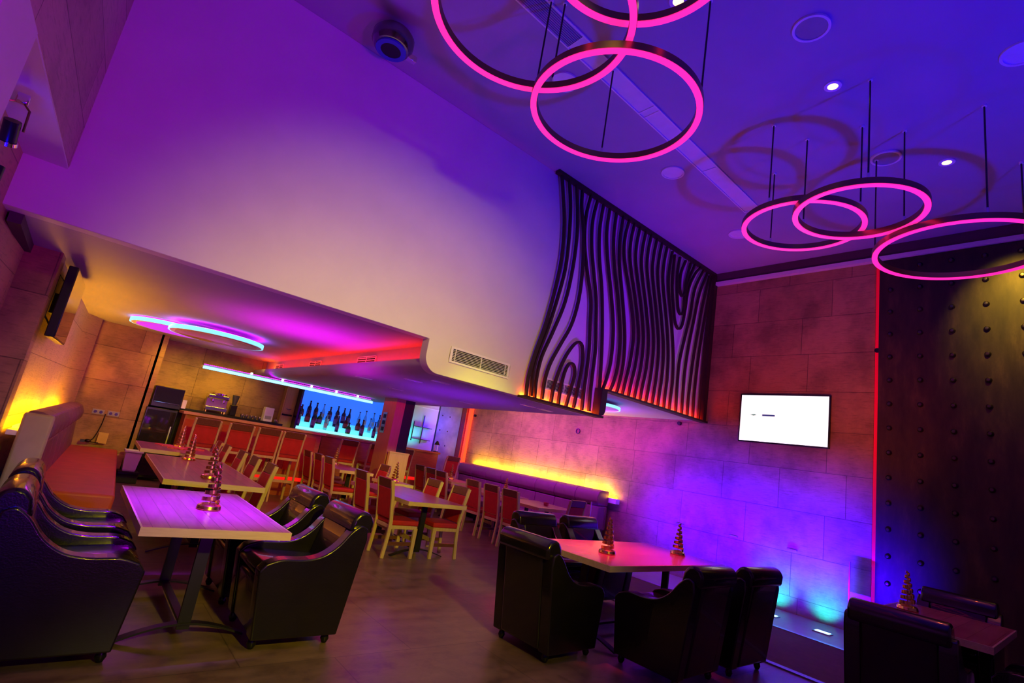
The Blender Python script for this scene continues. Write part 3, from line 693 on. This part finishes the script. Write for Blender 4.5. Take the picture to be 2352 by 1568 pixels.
ln = thing('lantern', 'small dark lantern standing on the far counter against the blue panel', 'lantern', (7.50, 11.86, 1.31))
MB().cyl((0, 0, 0), .07, .02, 12).build('base', 'black', ln)
MB().cyl((0, 0, .02), .05, .16, 12).build('glass', 'glass', ln)
MB().cyl((0, 0, .18), .08, .10, 12, r2=.02).build('roof', 'black', ln)

# alcove: sockets, cable, box
for x, l in ((.42, 'left double wall socket on the alcove wall'), (.64, 'right double wall socket on the alcove wall')):
    t = thing('wall_socket', l, 'socket', (x, 11.7, 1.03), 0, 'wall sockets in the alcove')
    MB().box(-.085, .085, -.012, 0, 0, .085).build('plate', 'grey_plastic', t, bevel=.003)
    for q in (-.04, .04): MB().cyl((q, -.018, .042), .025, .006, 12, 'y').build('socket_insert', 'black', t)
tag(MB().tube(smooth_path([(.53, 11.66, 1.05), (.52, 11.64, .85), (.47, 11.62, .62), (.40, 11.55, .57), (.55, 11.5, .565)]), .008, 6).build('power_cable', 'black_matt'), 'thin black cable hanging from the sockets to the bench end', 'cable')
tag(MB().box(.52, .66, 11.52, 11.62, .56, .74).build('card_box', 'yellow_box', bevel=.004), 'small yellow box at the far end of the bench', 'box')
ad = MB(); ad.sphere((.40, 11.45, .585), .05, 10, 6, .6).box(.30, .36, 11.4, 11.5, .56, .60)
tag(ad.build('adapter_pile', 'black'), 'small black power adapter lying at the far end of the bench', 'adapter')
bn = thing('waste_bin', 'lilac plastic bin beside the front of the bench', 'bin', (1.06, 11.2, .191), 0)
MB().lathe([(.0, .02), (.12, .0), (.13, .02), (.17, .32), (.19, .32), (.19, .35), (.165, .35), (.12, .03), (0, .03)], (0, 0, 0), 4).xf(Matrix.Rotation(R(45), 4, 'Z')).build('body', 'lilac_bin', bn, smooth=False)
# ================================================================== furniture
def bench_panel(mb, x0, x1, y0, y1, z0, z1): return mb.box(x0, x1, y0, y1, z0, z1)
def banquette(name, label, L, loc, rz, mat_back, mat_seat, seg, zs, zt, xb0, xb1, xf):
    """runs along +y from its base point; wall on -x"""
    t = thing(name, label, 'bench', loc, rz)
    MB().box(xb0, xf-.06, .02, L-.02, 0, zs-.16).build('base', 'black_matt', t)
    MB().box(xb1-.03, xf, 0, L, zs-.16, zs).build('seat', mat_seat, t, bevel=.03, seg=3)
    w = L/seg
    for k in range(seg):
        a, b = k*w+.004, (k+1)*w-.004
        MB().prism([(xb0, zs-.02), (xb1+.03, zs-.02), (xb1-.01, zt-.30), (xb0, zt-.30)], 'y', a, b).build('back_cushion', mat_back, t, bevel=.025, seg=3)
        p = [(xb0, zt-.29), (xb1, zt-.29), (xb1+.045, zt-.22), (xb1+.045, zt-.12), (xb1, zt-.03), (xb1-.08, zt), (xb0+.02, zt), (xb0, zt-.02)]
        MB().prism(p, 'y', a, b).build('head_roll', mat_back, t, bevel=.02, seg=2)
    MB().box(xb0-.02, xb1+.03, -.05, 0, 0, zt-.02).build('end_panel', 'end_panel', t, bevel=.03, seg=3)
    return t
lb = banquette('wall_bench', 'long left bench with orange red seat and purple lit padded back', 5.0, (xl(6.66), 6.66, 0), R(-3.1), 'leather_light', 'seat_red', 8, .48, 1.18, .12, .30, .98)
MB().box(.045, .10, .05, 4.6, 1.00, 1.02).build('light_trough', 'e_yellow', lb)
MB().box(.02, .13, .0, 4.7, .94, .985).build('trough_bed', 'plaster', lb)
rb = banquette('wall_bench', 'long padded bench along the stone wall with yellow light glowing behind it', 4.8, (XW-.01, 11.62, 0), R(180), 'leather_light', 'leather_light', 8, .45, 1.17, .13, .42, 1.0)
MB().box(.045, .10, .1, 4.93, 1.06, 1.08).build('light_trough', 'e_yellow', rb)
MB().box(.02, .13, .0, 4.98, .96, 1.055).build('trough_bed', 'plaster', rb)

def table(name, label, cx, cy, wx, wy, z, rz=0, top='table_top', legs='trestle', group=None):
    t = thing(name, label, 'table', (cx, cy, 0), rz, group)
    a, b = wx/2, wy/2
    MB().box(-a+.012, a-.012, -b+.012, b-.012, z-.05, z).build('table_top', top, t)
    e = MB(); e.box(-a, a, -b, -b+.012, z-.052, z-.001); e.box(-a, a, b-.012, b, z-.052, z-.001); e.box(-a, -a+.012, -b+.012, b-.012, z-.052, z-.001); e.box(a-.012, a, -b+.012, b-.012, z-.052, z-.001)
    e.build('edge_band', 'table_edge', t)
    lx = wx >= wy
    n = 2 if max(wx, wy) > 1.0 else 1
    for s in ((-1, 1) if n == 2 else (0,)):
        off = s*(max(a, b)-.33); q = min(a, b)*.86
        def tr(pts): return [(off, p[0], p[1]) if lx else (p[0], off, p[1]) for p in pts]
        MB().bar(tr([(0, .06)])[0], tr([(0, z-.052)])[0], .03 if lx else .075, .075 if lx else .03, up=(1, 0, 0) if 0 else ((0, 1, 0) if not lx else (0, 1, 0))).build('leg', 'black_steel', t)
        arcp = tr([(-q+2*q*i/10, .012+.085*math.sin(math.pi*i/10)) for i in range(11)])
        MB().sweep(arcp, [(-.03, -.006), (.03, -.006), (.03, .006), (-.03, .006)]).build('foot', 'black_steel', t)
        MB().bar(tr([(-q*.8, 0)])[0][:2]+(z-.058,), tr([(q*.8, 0)])[0][:2]+(z-.058,), .06, .012).build('top_bracket', 'black_steel', t)
    if n == 2:
        o = max(a, b)-.33
        p0, p1 = ((-o, 0, .09), (o, 0, .09)) if lx else ((0, -o, .09), (0, o, .09))
        MB().bar(p0, p1, .05, .02).build('stretcher', 'black_steel', t)
    return t
table('dining_table', 'near left oak table between four black armchairs', .945, 4.60, .88, 1.62, .75)
table('dining_table', 'long oak table behind the near left one, two gold spirals on it', 1.375, 7.27, .94, 2.45, .75, R(-1.6))
table('dining_table', 'farthest left oak table strewn with red papers', 1.40, 9.40, .98, 1.28, .79, R(-1.6))
table('dining_table', 'wide oak table in the centre foreground with two gold spirals, ringed by armchairs', 4.84, 3.53, 2.08, 1.06, .75, R(1.5), 'table_x')
table('dining_table', 'oak table at the lower right corner before the metal cladding', 6.22, 1.24, 1.46, .84, .75, R(2), 'table_x')
table('dining_table', 'blue lit table in the middle between red dining chairs', 4.04, 6.96, .92, 1.82, .745)
table('dining_table', 'purple lit table farther back, left of the pillar', 4.28, 10.05, .66, 1.6, .78)
table('dining_table', 'small table hidden behind the second red chair of the middle table', 4.6, 8.45, .5, .6, .75)
table('dining_table', 'orange lit table at the near end of the right wall bench', 7.0, 7.28, 1.05, 1.2, .75)
table('dining_table', 'second table along the right wall bench, holding a gold spiral', 7.0, 8.75, 1.05, 1.3, .75)
table('dining_table', 'far table near the red light tube, holding a gold spiral', 7.05, 10.4, .8, 1.5, .78)

def armchair():
    t = thing('leather_armchair', '', 'armchair')
    W = .33
    for s in (-1, 1):
        p = smooth_path([(.30, 0, .545), (.20, 0, .575), (.05, 0, .575), (-.07, 0, .60), (-.17, 0, .67), (-.25, 0, .77), (-.32, 0, .82), (-.375, 0, .80)], 4)
        out = [(.285, .07), (.335, .50)]+[(q.x, q.z) for q in p]+[(-.385, .72), (-.30, .07)]
        y0, y1 = (s*W, s*(W-.11)); MB().prism(out, 'y', min(y0, y1), max(y0, y1)).build('arm', 'leather', t, bevel=.030, seg=4, angle=75)
    MB().prism([(.27, .07), (.315, .40), (.30, .43), (-.22, .41), (-.22, .07)], 'y', -W+.11, W-.11).build('seat_base', 'leather', t, bevel=.02, seg=3)
    MB().prism([(-.24, .405), (.30, .435), (.335, .47), (.33, .50), (.28, .53), (-.22, .50)], 'y', -W+.115, W-.115).build('seat_cushion', 'leather', t, bevel=.02, seg=3, angle=60)
    b = [(-.16, .40), (-.265, .84), (-.30, .885), (-.345, .90), (-.395, .885), (-.425, .84), (-.395, .70), (-.31, .08), (-.20, .08)]
    MB().prism(b, 'y', -W+.105, W-.105).build('backrest', 'leather', t, bevel=.02, seg=3, angle=60)
    h = [(-.245, .76), (-.262, .86), (-.30, .905), (-.345, .918), (-.40, .90), (-.432, .85), (-.42, .76)]
    MB().prism(h, 'y', -W+.03, W-.03).build('headrest', 'leather', t, bevel=.025, seg=3, angle=60)
    for x in (-.25, .25):
        for y in (-.26, .26):
            MB().lathe([(0, 0), (.018, .004), (.030, .03), (.022, .06), (.012, .075)], (x, y, 0), 12).build('foot', 'black', t)
    return t
AC = Proto(armchair); H = R(180)
for x, y, a, l in ((.26, 4.12, 0, 'black leather armchair at the bottom left corner of the picture'),
    (.26, 4.99, 0, 'black leather armchair second on the left side of the near left table, by the bench'),
    (1.57, 4.12, H, 'black leather armchair right of the near left table, the nearer one seen side on'),
    (1.57, 5.02, H, 'black leather armchair right of the near left table, the farther one'),
    (3.56, 3.38, R(2), 'black leather armchair at the left head of the centre foreground table, back towards the aisle'),
    (4.56, 4.42, R(-92), 'black leather armchair behind the centre foreground table, left one'),
    (5.38, 4.42, R(-88), 'black leather armchair behind the centre foreground table, right one'),
    (4.30, 2.68, R(92), 'black leather armchair in front of the centre foreground table, left one, back to us'),
    (5.12, 2.66, R(90), 'black leather armchair in front of the centre foreground table, right one, back to us'),
    (5.18, 1.22, R(3), 'black leather armchair left of the lower right corner table, back to us'),
    (6.98, 1.30, R(182), 'black leather armchair by the metal cladding behind the lower right corner table'),
    (6.10, .52, R(90), 'black leather armchair at the bottom right corner, only its arm showing')):
    AC.put((x, y, 0), a, l, 'black leather armchairs')

def chair(name, cat, zs, zt, w, frame='oak', back='fabric_red', d=.21):
    t = thing(name, '', cat)
    hw = w/2
    for s in (-1, 1):
        MB().prism([(d-.045, 0), (d, 0), (d+.005, zs-.07), (d-.05, zs-.07)], 'y', s*hw-.02*(s > 0)-.02*(s < 0)*0-(.02 if s > 0 else 0), s*hw+(.0 if s > 0 else .04)).build('leg', frame, t, bevel=.004)
        pts = smooth_path([(-d-.01, 0), (-d+.01, .25*zs/.45), (-d+.015, zs), (-d-.005, zs+.15), (-d-.03, zs+.32), (-d-.085, zt-.02)], 4) if 0 else None
        cp = smooth_path([(-d-.015, 0, 0), (-d+.012, 0, zs*.6), (-d+.015, 0, zs), (-d-.010, 0, zs+.16), (-d-.03, 0, zs+.30), (-d-.075, 0, zt-.015)], 4)
        y = s*(hw-.018)
        MB().sweep([(p.x, y, p.z) for p in cp], [(-.016, -.022), (.016, -.022), (.016, .022), (-.016, .022)], up=(0, 1, 0) if 0 else (1, 0, 0)).build('back_post', frame, t, bevel=.004)
    MB().box(-d+.01, d, -hw+.01, hw-.01, zs-.09, zs-.045).build('seat_frame', frame, t, bevel=.004)
    MB().box(-d+.02, d+.01, -hw+.005, hw-.005, zs-.045, zs+.02).build('seat', back, t, bevel=.018, seg=3)
    cz = smooth_path([(-d+.015, 0, zs+.03), (-d-.008, 0, zs+.16), (-d-.028, 0, zs+.30), (-d-.05, 0, zt-.12)], 4)
    MB().sweep([(p.x, 0, p.z) for p in cz], [(-hw+.038, -.02), (hw-.038, -.02), (hw-.038, .02), (-hw+.038, .02)], up=(1, 0, 0)).build('backrest', back, t, bevel=.008)
    MB().sweep([(-d-.052+(0), 0, zt-.115), (-d-.065, 0, zt-.05), (-d-.078, 0, zt)], [(-hw+.034, -.016), (hw-.034, -.016), (hw-.034, .016), (-hw+.034, .016)], up=(1, 0, 0)).build('top_rail', 'dark_wood', t, bevel=.006)
    for s in (-1, 1): MB().bar((-d+.02, s*(hw-.02), zs*.40), (d-.02, s*(hw-.02), zs*.40), .018, .045).build('stretcher', 'dark_wood' if frame == 'oak' else frame, t)
    MB().bar((d-.02, -hw+.02, zs*.52), (d-.02, hw-.02, zs*.52), .018, .05).build('stretcher', frame, t)
    if zs > .6: MB().bar((-d, -hw+.02, zs*.45), (-d, hw-.02, zs*.45), .018, .05).build('stretcher', frame, t)
    return t
DC = Proto(lambda: chair('dining_chair', 'chair', .45, .97, .43))
for x, y, a, l in ((3.70, 6.47, 0, 'red dining chair at the near left corner of the blue lit middle table'),
    (3.70, 7.22, 0, 'red dining chair on the left side of the blue lit middle table, farther one'),
    (4.375, 6.47, 180, 'red dining chair at the near right corner of the blue lit middle table, facing left'),
    (4.375, 7.20, 180, 'red dining chair on the right side of the blue lit middle table, farther one'),
    (1.69, 6.56, 178, 'red dining chair at the second left table, nearest of its three'),
    (1.71, 7.33, 178, 'red dining chair at the second left table, middle of its three'),
    (1.73, 8.10, 178, 'red dining chair at the second left table, farthest of its three'),
    (1.72, 9.02, 178, 'red dining chair at the farthest left table, nearer one'),
    (1.74, 9.64, 178, 'red dining chair at the farthest left table, farther one'),
    (4.06, 9.42, 0, 'red dining chair left of the purple lit table before the pillar, nearest of three'),
    (4.08, 10.0, 0, 'red dining chair left of the purple lit table before the pillar, middle of three'),
    (4.08, 10.6, 0, 'red dining chair left of the purple lit table before the pillar, farthest of three'),
    (4.52, 9.20, 180, 'red dining chair right of the purple lit table, overlapping the partition edge'),
    (6.42, 8.20, 2, 'red dining chair in the row facing the right wall bench, farthest of three'),
    (6.38, 7.58, 2, 'red dining chair in the row facing the right wall bench, middle of three'),
    (6.32, 6.98, 2, 'red dining chair in the row facing the right wall bench, nearest of three'),
    (7.05, 6.62, 92, 'single red dining chair standing behind the leather armchairs, in front of the wall bench'),
    (6.66, 9.70, 2, 'red dining chair in the back row below the blue panel, nearest of three'),
    (6.80, 10.35, 2, 'red dining chair in the back row below the blue panel, middle of three'),
    (6.90, 11.0, 2, 'red dining chair in the back row below the blue panel, farthest of three')):
    DC.put((x, y, 0), R(a), l, 'red dining chairs with oak frames')
BS = Proto(lambda: chair('bar_stool', 'bar stool', .84, 1.28, .42))
for x, y, a, l in ((1.86, 10.42, 90, 'red bar stool at the bar, leftmost of the four in the row'),
    (2.40, 10.42, 90, 'red bar stool at the bar, second from the left'),
    (2.88, 10.42, 90, 'red bar stool at the bar, third from the left'),
    (3.32, 10.42, 90, 'red bar stool at the bar, rightmost of the row with its legs free'),
    (4.80, 11.30, 90, 'red bar stool below the bottle display, back towards us'),
    (5.50, 11.35, 90, 'red bar stool tucked beside the pillar below the bottle display'),
    (6.25, 11.40, 90, 'red bar stool right of the partition under the cyan panel'),
    (7.60, 11.40, 90, 'red bar stool under the deep blue panel at the far end')):
    BS.put((x, y, 0), R(a), l, 'red bar stools')

def spiral():
    t = thing('spiral_candle_holder', '', 'candle holder')
    MB().lathe([(0, 0), (.080, 0), (.085, .008), (.080, .030), (.060, .042), (.030, .048), (.012, .05), (0, .05)], (0, 0, 0), 28).build('base', 'gold', t)
    n = 150; pts = []; tu = 6.2; sc = []
    for i in range(n):
        u = i/(n-1); a = tu*2*math.pi*u; r = .052*(1-u)+.012
        pts.append((r*math.cos(a), r*math.sin(a), .052+.285*u)); sc.append(1-.35*u)
    MB().sweep(pts, [(-.002, -.014), (.002, -.014), (.002, .014), (-.002, .014)], scale=sc).build('spiral_ribbon', 'gold', t, angle=50)
    MB().cyl((0, 0, .05), .004, .29, 8).build('centre_rod', 'gold', t)
    return t
SP = Proto(spiral)
for x, y, z, a, l in ((.99, 4.52, .75, 0, 'gold spiral candle holder on the near left table'),
    (1.33, 6.42, .75, 80, 'gold spiral candle holder on the second left table, right behind the nearest spiral'),
    (1.40, 8.22, .75, 200, 'gold spiral candle holder at the far end of the second left table'),
    (1.47, 9.65, .79, 20, 'gold spiral candle holder among the red papers on the farthest left table'),
    (4.34, 3.44, .75, 140, 'gold spiral candle holder on the centre foreground table, left one'),
    (5.64, 3.48, .75, 250, 'gold spiral candle holder on the centre foreground table, right one'),
    (6.31, 1.50, .75, 60, 'gold spiral candle holder on the lower right corner table'),
    (4.62, 8.44, .75, 30, 'gold spiral candle holder seen dark against the yellow partition'),
    (4.30, 10.4, .78, 300, 'gold spiral candle holder on the purple lit table left of the pillar'),
    (7.05, 8.30, .75, 100, 'gold spiral candle holder in front of the right wall bench'),
    (7.05, 10.3, .78, 10, 'gold spiral candle holder on the far table by the red light tube')):
    SP.put((x, y, z+.0005), R(a), l, 'gold spiral candle holders')
tc = thing('glass_cup', 'small orange lit cup on the near table of the right wall bench', 'cup', (7.05, 7.1, .75))
MB().lathe([(0, 0), (.04, 0), (.05, .06), (.045, .06), (.036, .01), (0, .01)], (0, 0, 0), 16).build('bowl', 'paper_red', tc)
for k, (x, y, a, l) in enumerate(((1.30, 9.72, 12, 'red printed leaflet on the farthest left table, leftmost'), (1.42, 9.40, -20, 'red printed leaflet on the farthest left table, nearest'), (1.62, 9.55, 35, 'red printed leaflet on the farthest left table, rightmost'))):
    tag(MB().box(-.11, .11, -.15, .15, 0, .012+.004*k).xf(Matrix.Rotation(R(a), 4, 'Z')).build('leaflet', 'paper_red', loc=(x, y, .7905)), l, 'leaflet', 'red leaflets on the far table')
gl = thing('glass_screen', 'clear glass screen at the near end of the right wall bench', 'glass screen', (7.98, 6.66, 0))
MB().box(-.2, .2, -.006, .006, .02, .95).build('pane', 'glass', gl)
MB().box(-.2, .2, -.02, .02, 0, .03).build('base_rail', 'steel', gl)
MB().box(-.215, -.2, -.01, .01, 0, .955).build('edge_post', 'steel', gl)
gl = thing('glass_screen', 'narrow glass screen standing where stone wall meets metal cladding', 'glass screen', (8.40, 2.50, 0))
MB().box(-.006, .006, -.12, .12, .02, .90).build('pane', 'glass', gl)
MB().box(-.02, .02, -.12, .12, 0, .03).build('base_rail', 'steel', gl)
MB().box(-.01, .01, .12, .135, 0, .905).build('edge_post', 'steel', gl)
tag(MB().box(XW-.02, XW, 2.55, 2.67, .28, .40).build('wall_outlet', 'white_plastic', bevel=.004), 'small pale wall outlet low on the stone wall by the metal cladding', 'socket')
bx = thing('low_box', 'low black box under the lilac bin', 'box', (1.06, 11.2, 0)); MB().box(-.15, .15, -.15, .15, 0, .19).build('body', 'black_matt', bx, bevel=.005); MB().box(-.14, .14, -.16, -.15, .15, .17).build('lid_edge', 'black', bx)

# fixtures in the upper left recess
sl = thing('stage_spotlight', 'chrome and black stage spotlight clamped in the upper left recess', 'spotlight', (-.64, 3.90, 2.78))
MB().cyl((0, 0, -.10), .055, .18, 20).xf(Matrix.Rotation(R(35), 4, 'X')).build('housing', 'black', sl)
MB().ring((0, 0, 0), .045, .065, -.12, -.09, 24).xf(Matrix.Rotation(R(35), 4, 'X')).build('rim', 'chrome', sl)
MB().tube([(-.10, 0, .06), (-.09, 0, .22), (0, 0, .26), (.06, 0, .2), (.07, 0, .02)], .009).build('yoke', 'gold_dark', sl)
MB().box(-.04, .04, -.03, .03, .24, .32).build('clamp', 'chrome', sl, bevel=.01)
sl.scale = (.7, .7, .7)
pp = thing('lighting_pipe', 'polished vertical pipe carrying the spotlight at the left edge', 'pipe', (-.66, 4.1, .0))
MB().cyl((0, 0, 0), .022, 2.62, 16).build('pipe', 'chrome', pp)
MB().cyl((0, 0, 2.54), .03, .08, 16).build('collar', 'black', pp)
tag(MB().box(-.6, -.565, 2.55, 2.58, 2.1, 3.0).build('cable_duct', 'plaster'), 'slim vertical cable duct on the left pier', 'cable duct')

# ================================================================== light
def light(kind, name, loc, energy, col, target=None, size=.3, sizey=None, angle=90, blend=.6, spread=None, soft=.1):
    d = bpy.data.lights.new(name, kind); d.energy = energy; d.color = col
    if kind == 'AREA':
        d.size = size
        if sizey: d.shape = 'RECTANGLE'; d.size_y = sizey
        if spread: d.spread = R(spread)
    if kind in ('POINT', 'SPOT'): d.shadow_soft_size = soft
    if kind == 'SPOT': d.spot_size = R(angle); d.spot_blend = blend
    o = bpy.data.objects.new(name, d); COL.objects.link(o); o.location = loc
    if target: o.rotation_euler = (Vector(target)-Vector(loc)).to_track_quat('-Z', 'Y').to_euler()
    return o

# ================================================================== light
def light(kind, name, loc, energy, col, target=None, size=.3, sizey=None, angle=90, blend=.6, spread=None, soft=.1):
    k = max(col); energy *= k; col = tuple(c/k for c in col)
    d = bpy.data.lights.new(name, kind); d.energy = energy; d.color = col
    if kind == 'AREA':
        d.size = size
        if sizey: d.shape = 'RECTANGLE'; d.size_y = sizey
        if spread: d.spread = R(spread)
    if kind in ('POINT', 'SPOT'): d.shadow_soft_size = soft
    if kind == 'SPOT': d.spot_size = R(angle); d.spot_blend = blend
    o = bpy.data.objects.new(name, d); COL.objects.link(o); o.location = loc
    if target: o.rotation_euler = (Vector(target)-Vector(loc)).to_track_quat('-Z', 'Y').to_euler()
    return o
# (name, type, place, watts, colour, target, options); the colour may exceed 1, light() folds that into the watts
LIGHTS = [
 ('warm_key_lamp', 'SPOT', (1.3, -2.5, 4.05), 500, (2.2, 1.4, .0), (2.4, 5.1, 1.95), dict(angle=44, blend=1, soft=.2)),
 ('warm_low_lamp', 'SPOT', (1.3, -2.5, 3.9), 300, (2.7, 2.4, .0), (2.3, 6.4, .3), dict(angle=43, blend=1, soft=.06)),
 ('blue_ceiling_wash', 'SPOT', (4.4, -1.4, .6), 500, (0, 0, 2.2), (4.2, 1.6, ZC), dict(angle=100, blend=1, soft=.10)),
 ('blue_corner_wash', 'SPOT', (5.9, 2.3, .3), 250, (0, 0, .8), (6.1, 3.2, ZC), dict(angle=100, blend=1, soft=.10)),
 ('violet_left_wash', 'SPOT', (1.4, -1.8, 1.0), 300, (1.0, .0, 1.75), (-.2, YW, 3.8), dict(angle=70, blend=1, soft=.2)),
 ('screen_wash', 'SPOT', (4.2, 1.0, .7), 200, (1.0, 0, 2.8), (6.6, YW, 3.9), dict(angle=50, blend=1, soft=.1)),
 ('table_spot', 'SPOT', (1.25, 4.25, 5.2), 100, (14, 0, 75), (.98, 4.62, .75), dict(angle=23, blend=1, soft=.1)),
 ('centre_table_spot', 'SPOT', (4.6, 3.2, 5.2), 60, (36, 1.4, 7), (4.7, 3.6, .75), dict(angle=30, blend=1, soft=.1)),
 ('blue_side_lamp', 'SPOT', (-.3, -2.2, 1.6), 40, (0, 0, 9), (-.35, 3.7, .65), dict(angle=14, blend=1, soft=.1)),
 ('downlight_beam', 'SPOT', (6.64, 1.23, ZC-.06), 100, (.6, .1, .02), (6.64, 1.23, 0), dict(angle=120, blend=1, soft=.05)),
 ('metal_wall_spot', 'SPOT', (7.4, .85, 5.3), 260, (1.0, .62, .04), (8.54, .85, 4.3), dict(angle=60, blend=1, soft=.05)),
 ('floor_uplight', 'SPOT', (8.32, 3.62, .05), 24, (0, .75, 1.0), (8.6, 3.62, .30), dict(angle=95, blend=1, soft=.03)),
 ('floor_uplight', 'SPOT', (8.32, 2.98, .05), 24, (0, .75, 1.0), (8.6, 2.98, .30), dict(angle=95, blend=1, soft=.03)),
 ('stone_wall_wash', 'AREA', (6.9, 3.9, .3), 150, (.05, 0, 1.9), (8.6, 4.1, 1.0), dict(size=3.4, sizey=.15, spread=66)),
 ('stone_wall_upper_wash', 'SPOT', (5.2, 1.6, 1.2), 100, (2.8, .35, 0), (8.6, 3.4, 3.4), dict(angle=60, blend=1, soft=.2)),
 ('bench_wall_wash', 'AREA', (6.9, 8.2, 2.5), 70, (.60, .0, 1.2), (8.6, 8.4, 1.9), dict(size=5.0, sizey=.2, spread=130)),
 ('trough_glow', 'AREA', (-.26, 7.8, 1.10), 12, (1.7, .68, 0), (.0, 7.8, 2.6), dict(size=2.2, sizey=.05)),
 ('trough_glow', 'AREA', (-.13, 10.1, 1.10), 12, (1.7, .68, 0), (.1, 10.1, 2.6), dict(size=2.1, sizey=.05)),
 ('disc_lamp_light', 'AREA', (1.25, 9.4, 2.48), 22, (.45, 0, .5), (1.25, 9.0, 0), dict(size=1.0, sizey=1.0)),
 ('lower_ceiling_fill', 'AREA', (2.1, 7.0, 1.0), 15, (.9, 0, .9), (2.1, 6.9, 2.6), dict(size=1.0, sizey=1.0, spread=80)),  # unseen upward fill, added to turn the lower ceiling violet
 ('cyan_panel_spot', 'SPOT', (6.9, 12.0, 1.45), 16, (0, 1.0, 1.0), (7.0, 12.5, 1.9), dict(angle=120, blend=1)),
 ('blue_panel_spot', 'SPOT', (8.0, 11.4, 2.1), 90, (0, .0, 1.0), (7.9, 12.5, 1.9), dict(angle=100, blend=1)),
 ('bar_worktop_light', 'AREA', (2.6, 11.62, 2.5), 18, (1.0, .60, .0), (2.4, 12.4, 1.5), dict(size=2.9, sizey=.15, spread=110)),
 ('alcove_light', 'SPOT', (1.2, 9.8, 2.4), 20, (1.4, .02, 0), (.6, 11.7, 1.4), dict(angle=90, blend=1)),
 ('red_house_light', 'AREA', (4.0, 9.0, 2.2), 9, (3.2, 0, .1), (4.0, 9.0, 0), dict(size=3.5, sizey=2.5)),
 ('blue_bulkhead_light', 'POINT', (5.0, 8.8, 1.7), 14, (.2, .0, 1.1), None, dict(soft=.3)),
 ('partition_warm_fill', 'SPOT', (1.3, -2.5, 4.0), 500, (3.4, 3.6, 0), (5.1, 9.5, .6), dict(angle=11, blend=1, soft=.05)),  # extra fill from the key's position, added to yellow the partition
 ('wall_trough_glow', 'AREA', (8.52, 9.25, 1.10), 60, (1.2, .80, 0), (8.62, 9.25, 2.6), dict(size=4.7, sizey=.05)),
 ('step_violet_fill', 'AREA', (7.2, 6.8, 1.3), 10, (.35, 0, 1.8), (7.2, 6.8, 2.6), dict(size=1.0, sizey=1.0, spread=90)),  # no fixture here: fill added to colour the ceiling under the screen step
 ('bulkhead_blue_fill', 'AREA', (4.3, 6.4, 1.1), 5, (.3, 0, 1.4), (4.3, 6.6, 2.2), dict(size=1.2, sizey=1.2, spread=110)),  # added fill facing up, brings blue to the bulkhead underside
 ('bench_violet_fill', 'SPOT', (1.6, 7.6, 2.3), 20, (.6, 0, 1.0), (.0, 9.0, 1.0), dict(angle=55, blend=1, soft=.05)),  # invisible fill added for the purple on the bench back
 ('wall_right_warm_fill', 'SPOT', (3.2, -2.5, 3.8), 250, (1.0, .40, 0), (4.1, 5.1, 3.0), dict(angle=34, blend=1, soft=.25)),  # second warm fill, added to redden the right part of the upper wall
 ('pillar_blue_fill', 'SPOT', (5.4, 7.9, 2.15), 10, (.15, 0, 1.6), (5.15, 9.6, 1.8), dict(angle=45, blend=1, soft=.05)),  # small unseen fill, added to make the pillar front blue
 ('recess_spot', 'SPOT', (-.62, 3.75, 2.45), 5, (0, 0, 1.0), (-.62, 4.25, 3.05), dict(angle=110, blend=1, soft=.05)),
 ('front_floor_fill', 'SPOT', (1.9, 2.0, ZC-.06), 100, (1.4, .8, .1), (1.7, 3.0, 0), dict(angle=52, blend=1, soft=.05)),  # made-up source without a fitting, added to warm the near floor
]
MB().box(-.0665, -.0645, .11, .31, .035, .062).build('picture_mark', 'mark_blue', tv)
MB().prism([(.40, .05), (.44, .062), (.49, .052), (.52, .052), (.49, .045), (.45, .036)], 'x', -.0665, -.0645).build('picture_mark', 'mark_green', tv)

# (name, type, location, energy, colour, target, options)
for nm, kind, loc, en, col, tg, kw in LIGHTS:
    light(kind, nm, loc, en, col, tg, **kw)

# world: nearly dark
w = bpy.data.worlds.new('dim_room'); SC.world = w; w.use_nodes = True
w.node_tree.nodes['Background'].inputs[0].default_value = (.10, .02, .25, 1)
w.node_tree.nodes['Background'].inputs[1].default_value = .005

# ------------------------------------------------------------------ camera
f_px, roll, pitch, yaw = 1197.39, R(9.75365), R(12.35909), R(51.64337)
F = Vector((math.cos(yaw)*math.cos(pitch), math.sin(yaw)*math.cos(pitch), math.sin(pitch)))
r0 = Vector((math.sin(yaw), -math.cos(yaw), 0)); u0 = r0.cross(F)
Rt = math.cos(roll)*r0+math.sin(roll)*u0; Up = -math.sin(roll)*r0+math.cos(roll)*u0
cd = bpy.data.cameras.new('camera'); cam = bpy.data.objects.new('camera', cd); COL.objects.link(cam)
cam.matrix_world = Matrix(((Rt.x, Up.x, -F.x, 0), (Rt.y, Up.y, -F.y, 0), (Rt.z, Up.z, -F.z, 1.5), (0, 0, 0, 1)))
cd.sensor_width = 36; cd.lens = 36*f_px/2352; cd.clip_start = .05
SC.camera = cam
SC.view_settings.view_transform = 'Standard'; SC.view_settings.look = 'None'
SC.view_settings.exposure = 0; SC.view_settings.gamma = 1
SC.view_settings.use_curve_mapping = False
SC.cycles.use_denoising = True
SC.cycles.max_bounces = 6; SC.cycles.diffuse_bounces = 3; SC.cycles.glossy_bounces = 3; SC.cycles.use_adaptive_sampling = True; SC.cycles.adaptive_threshold = .02; SC.cycles.sample_clamp_indirect = 8
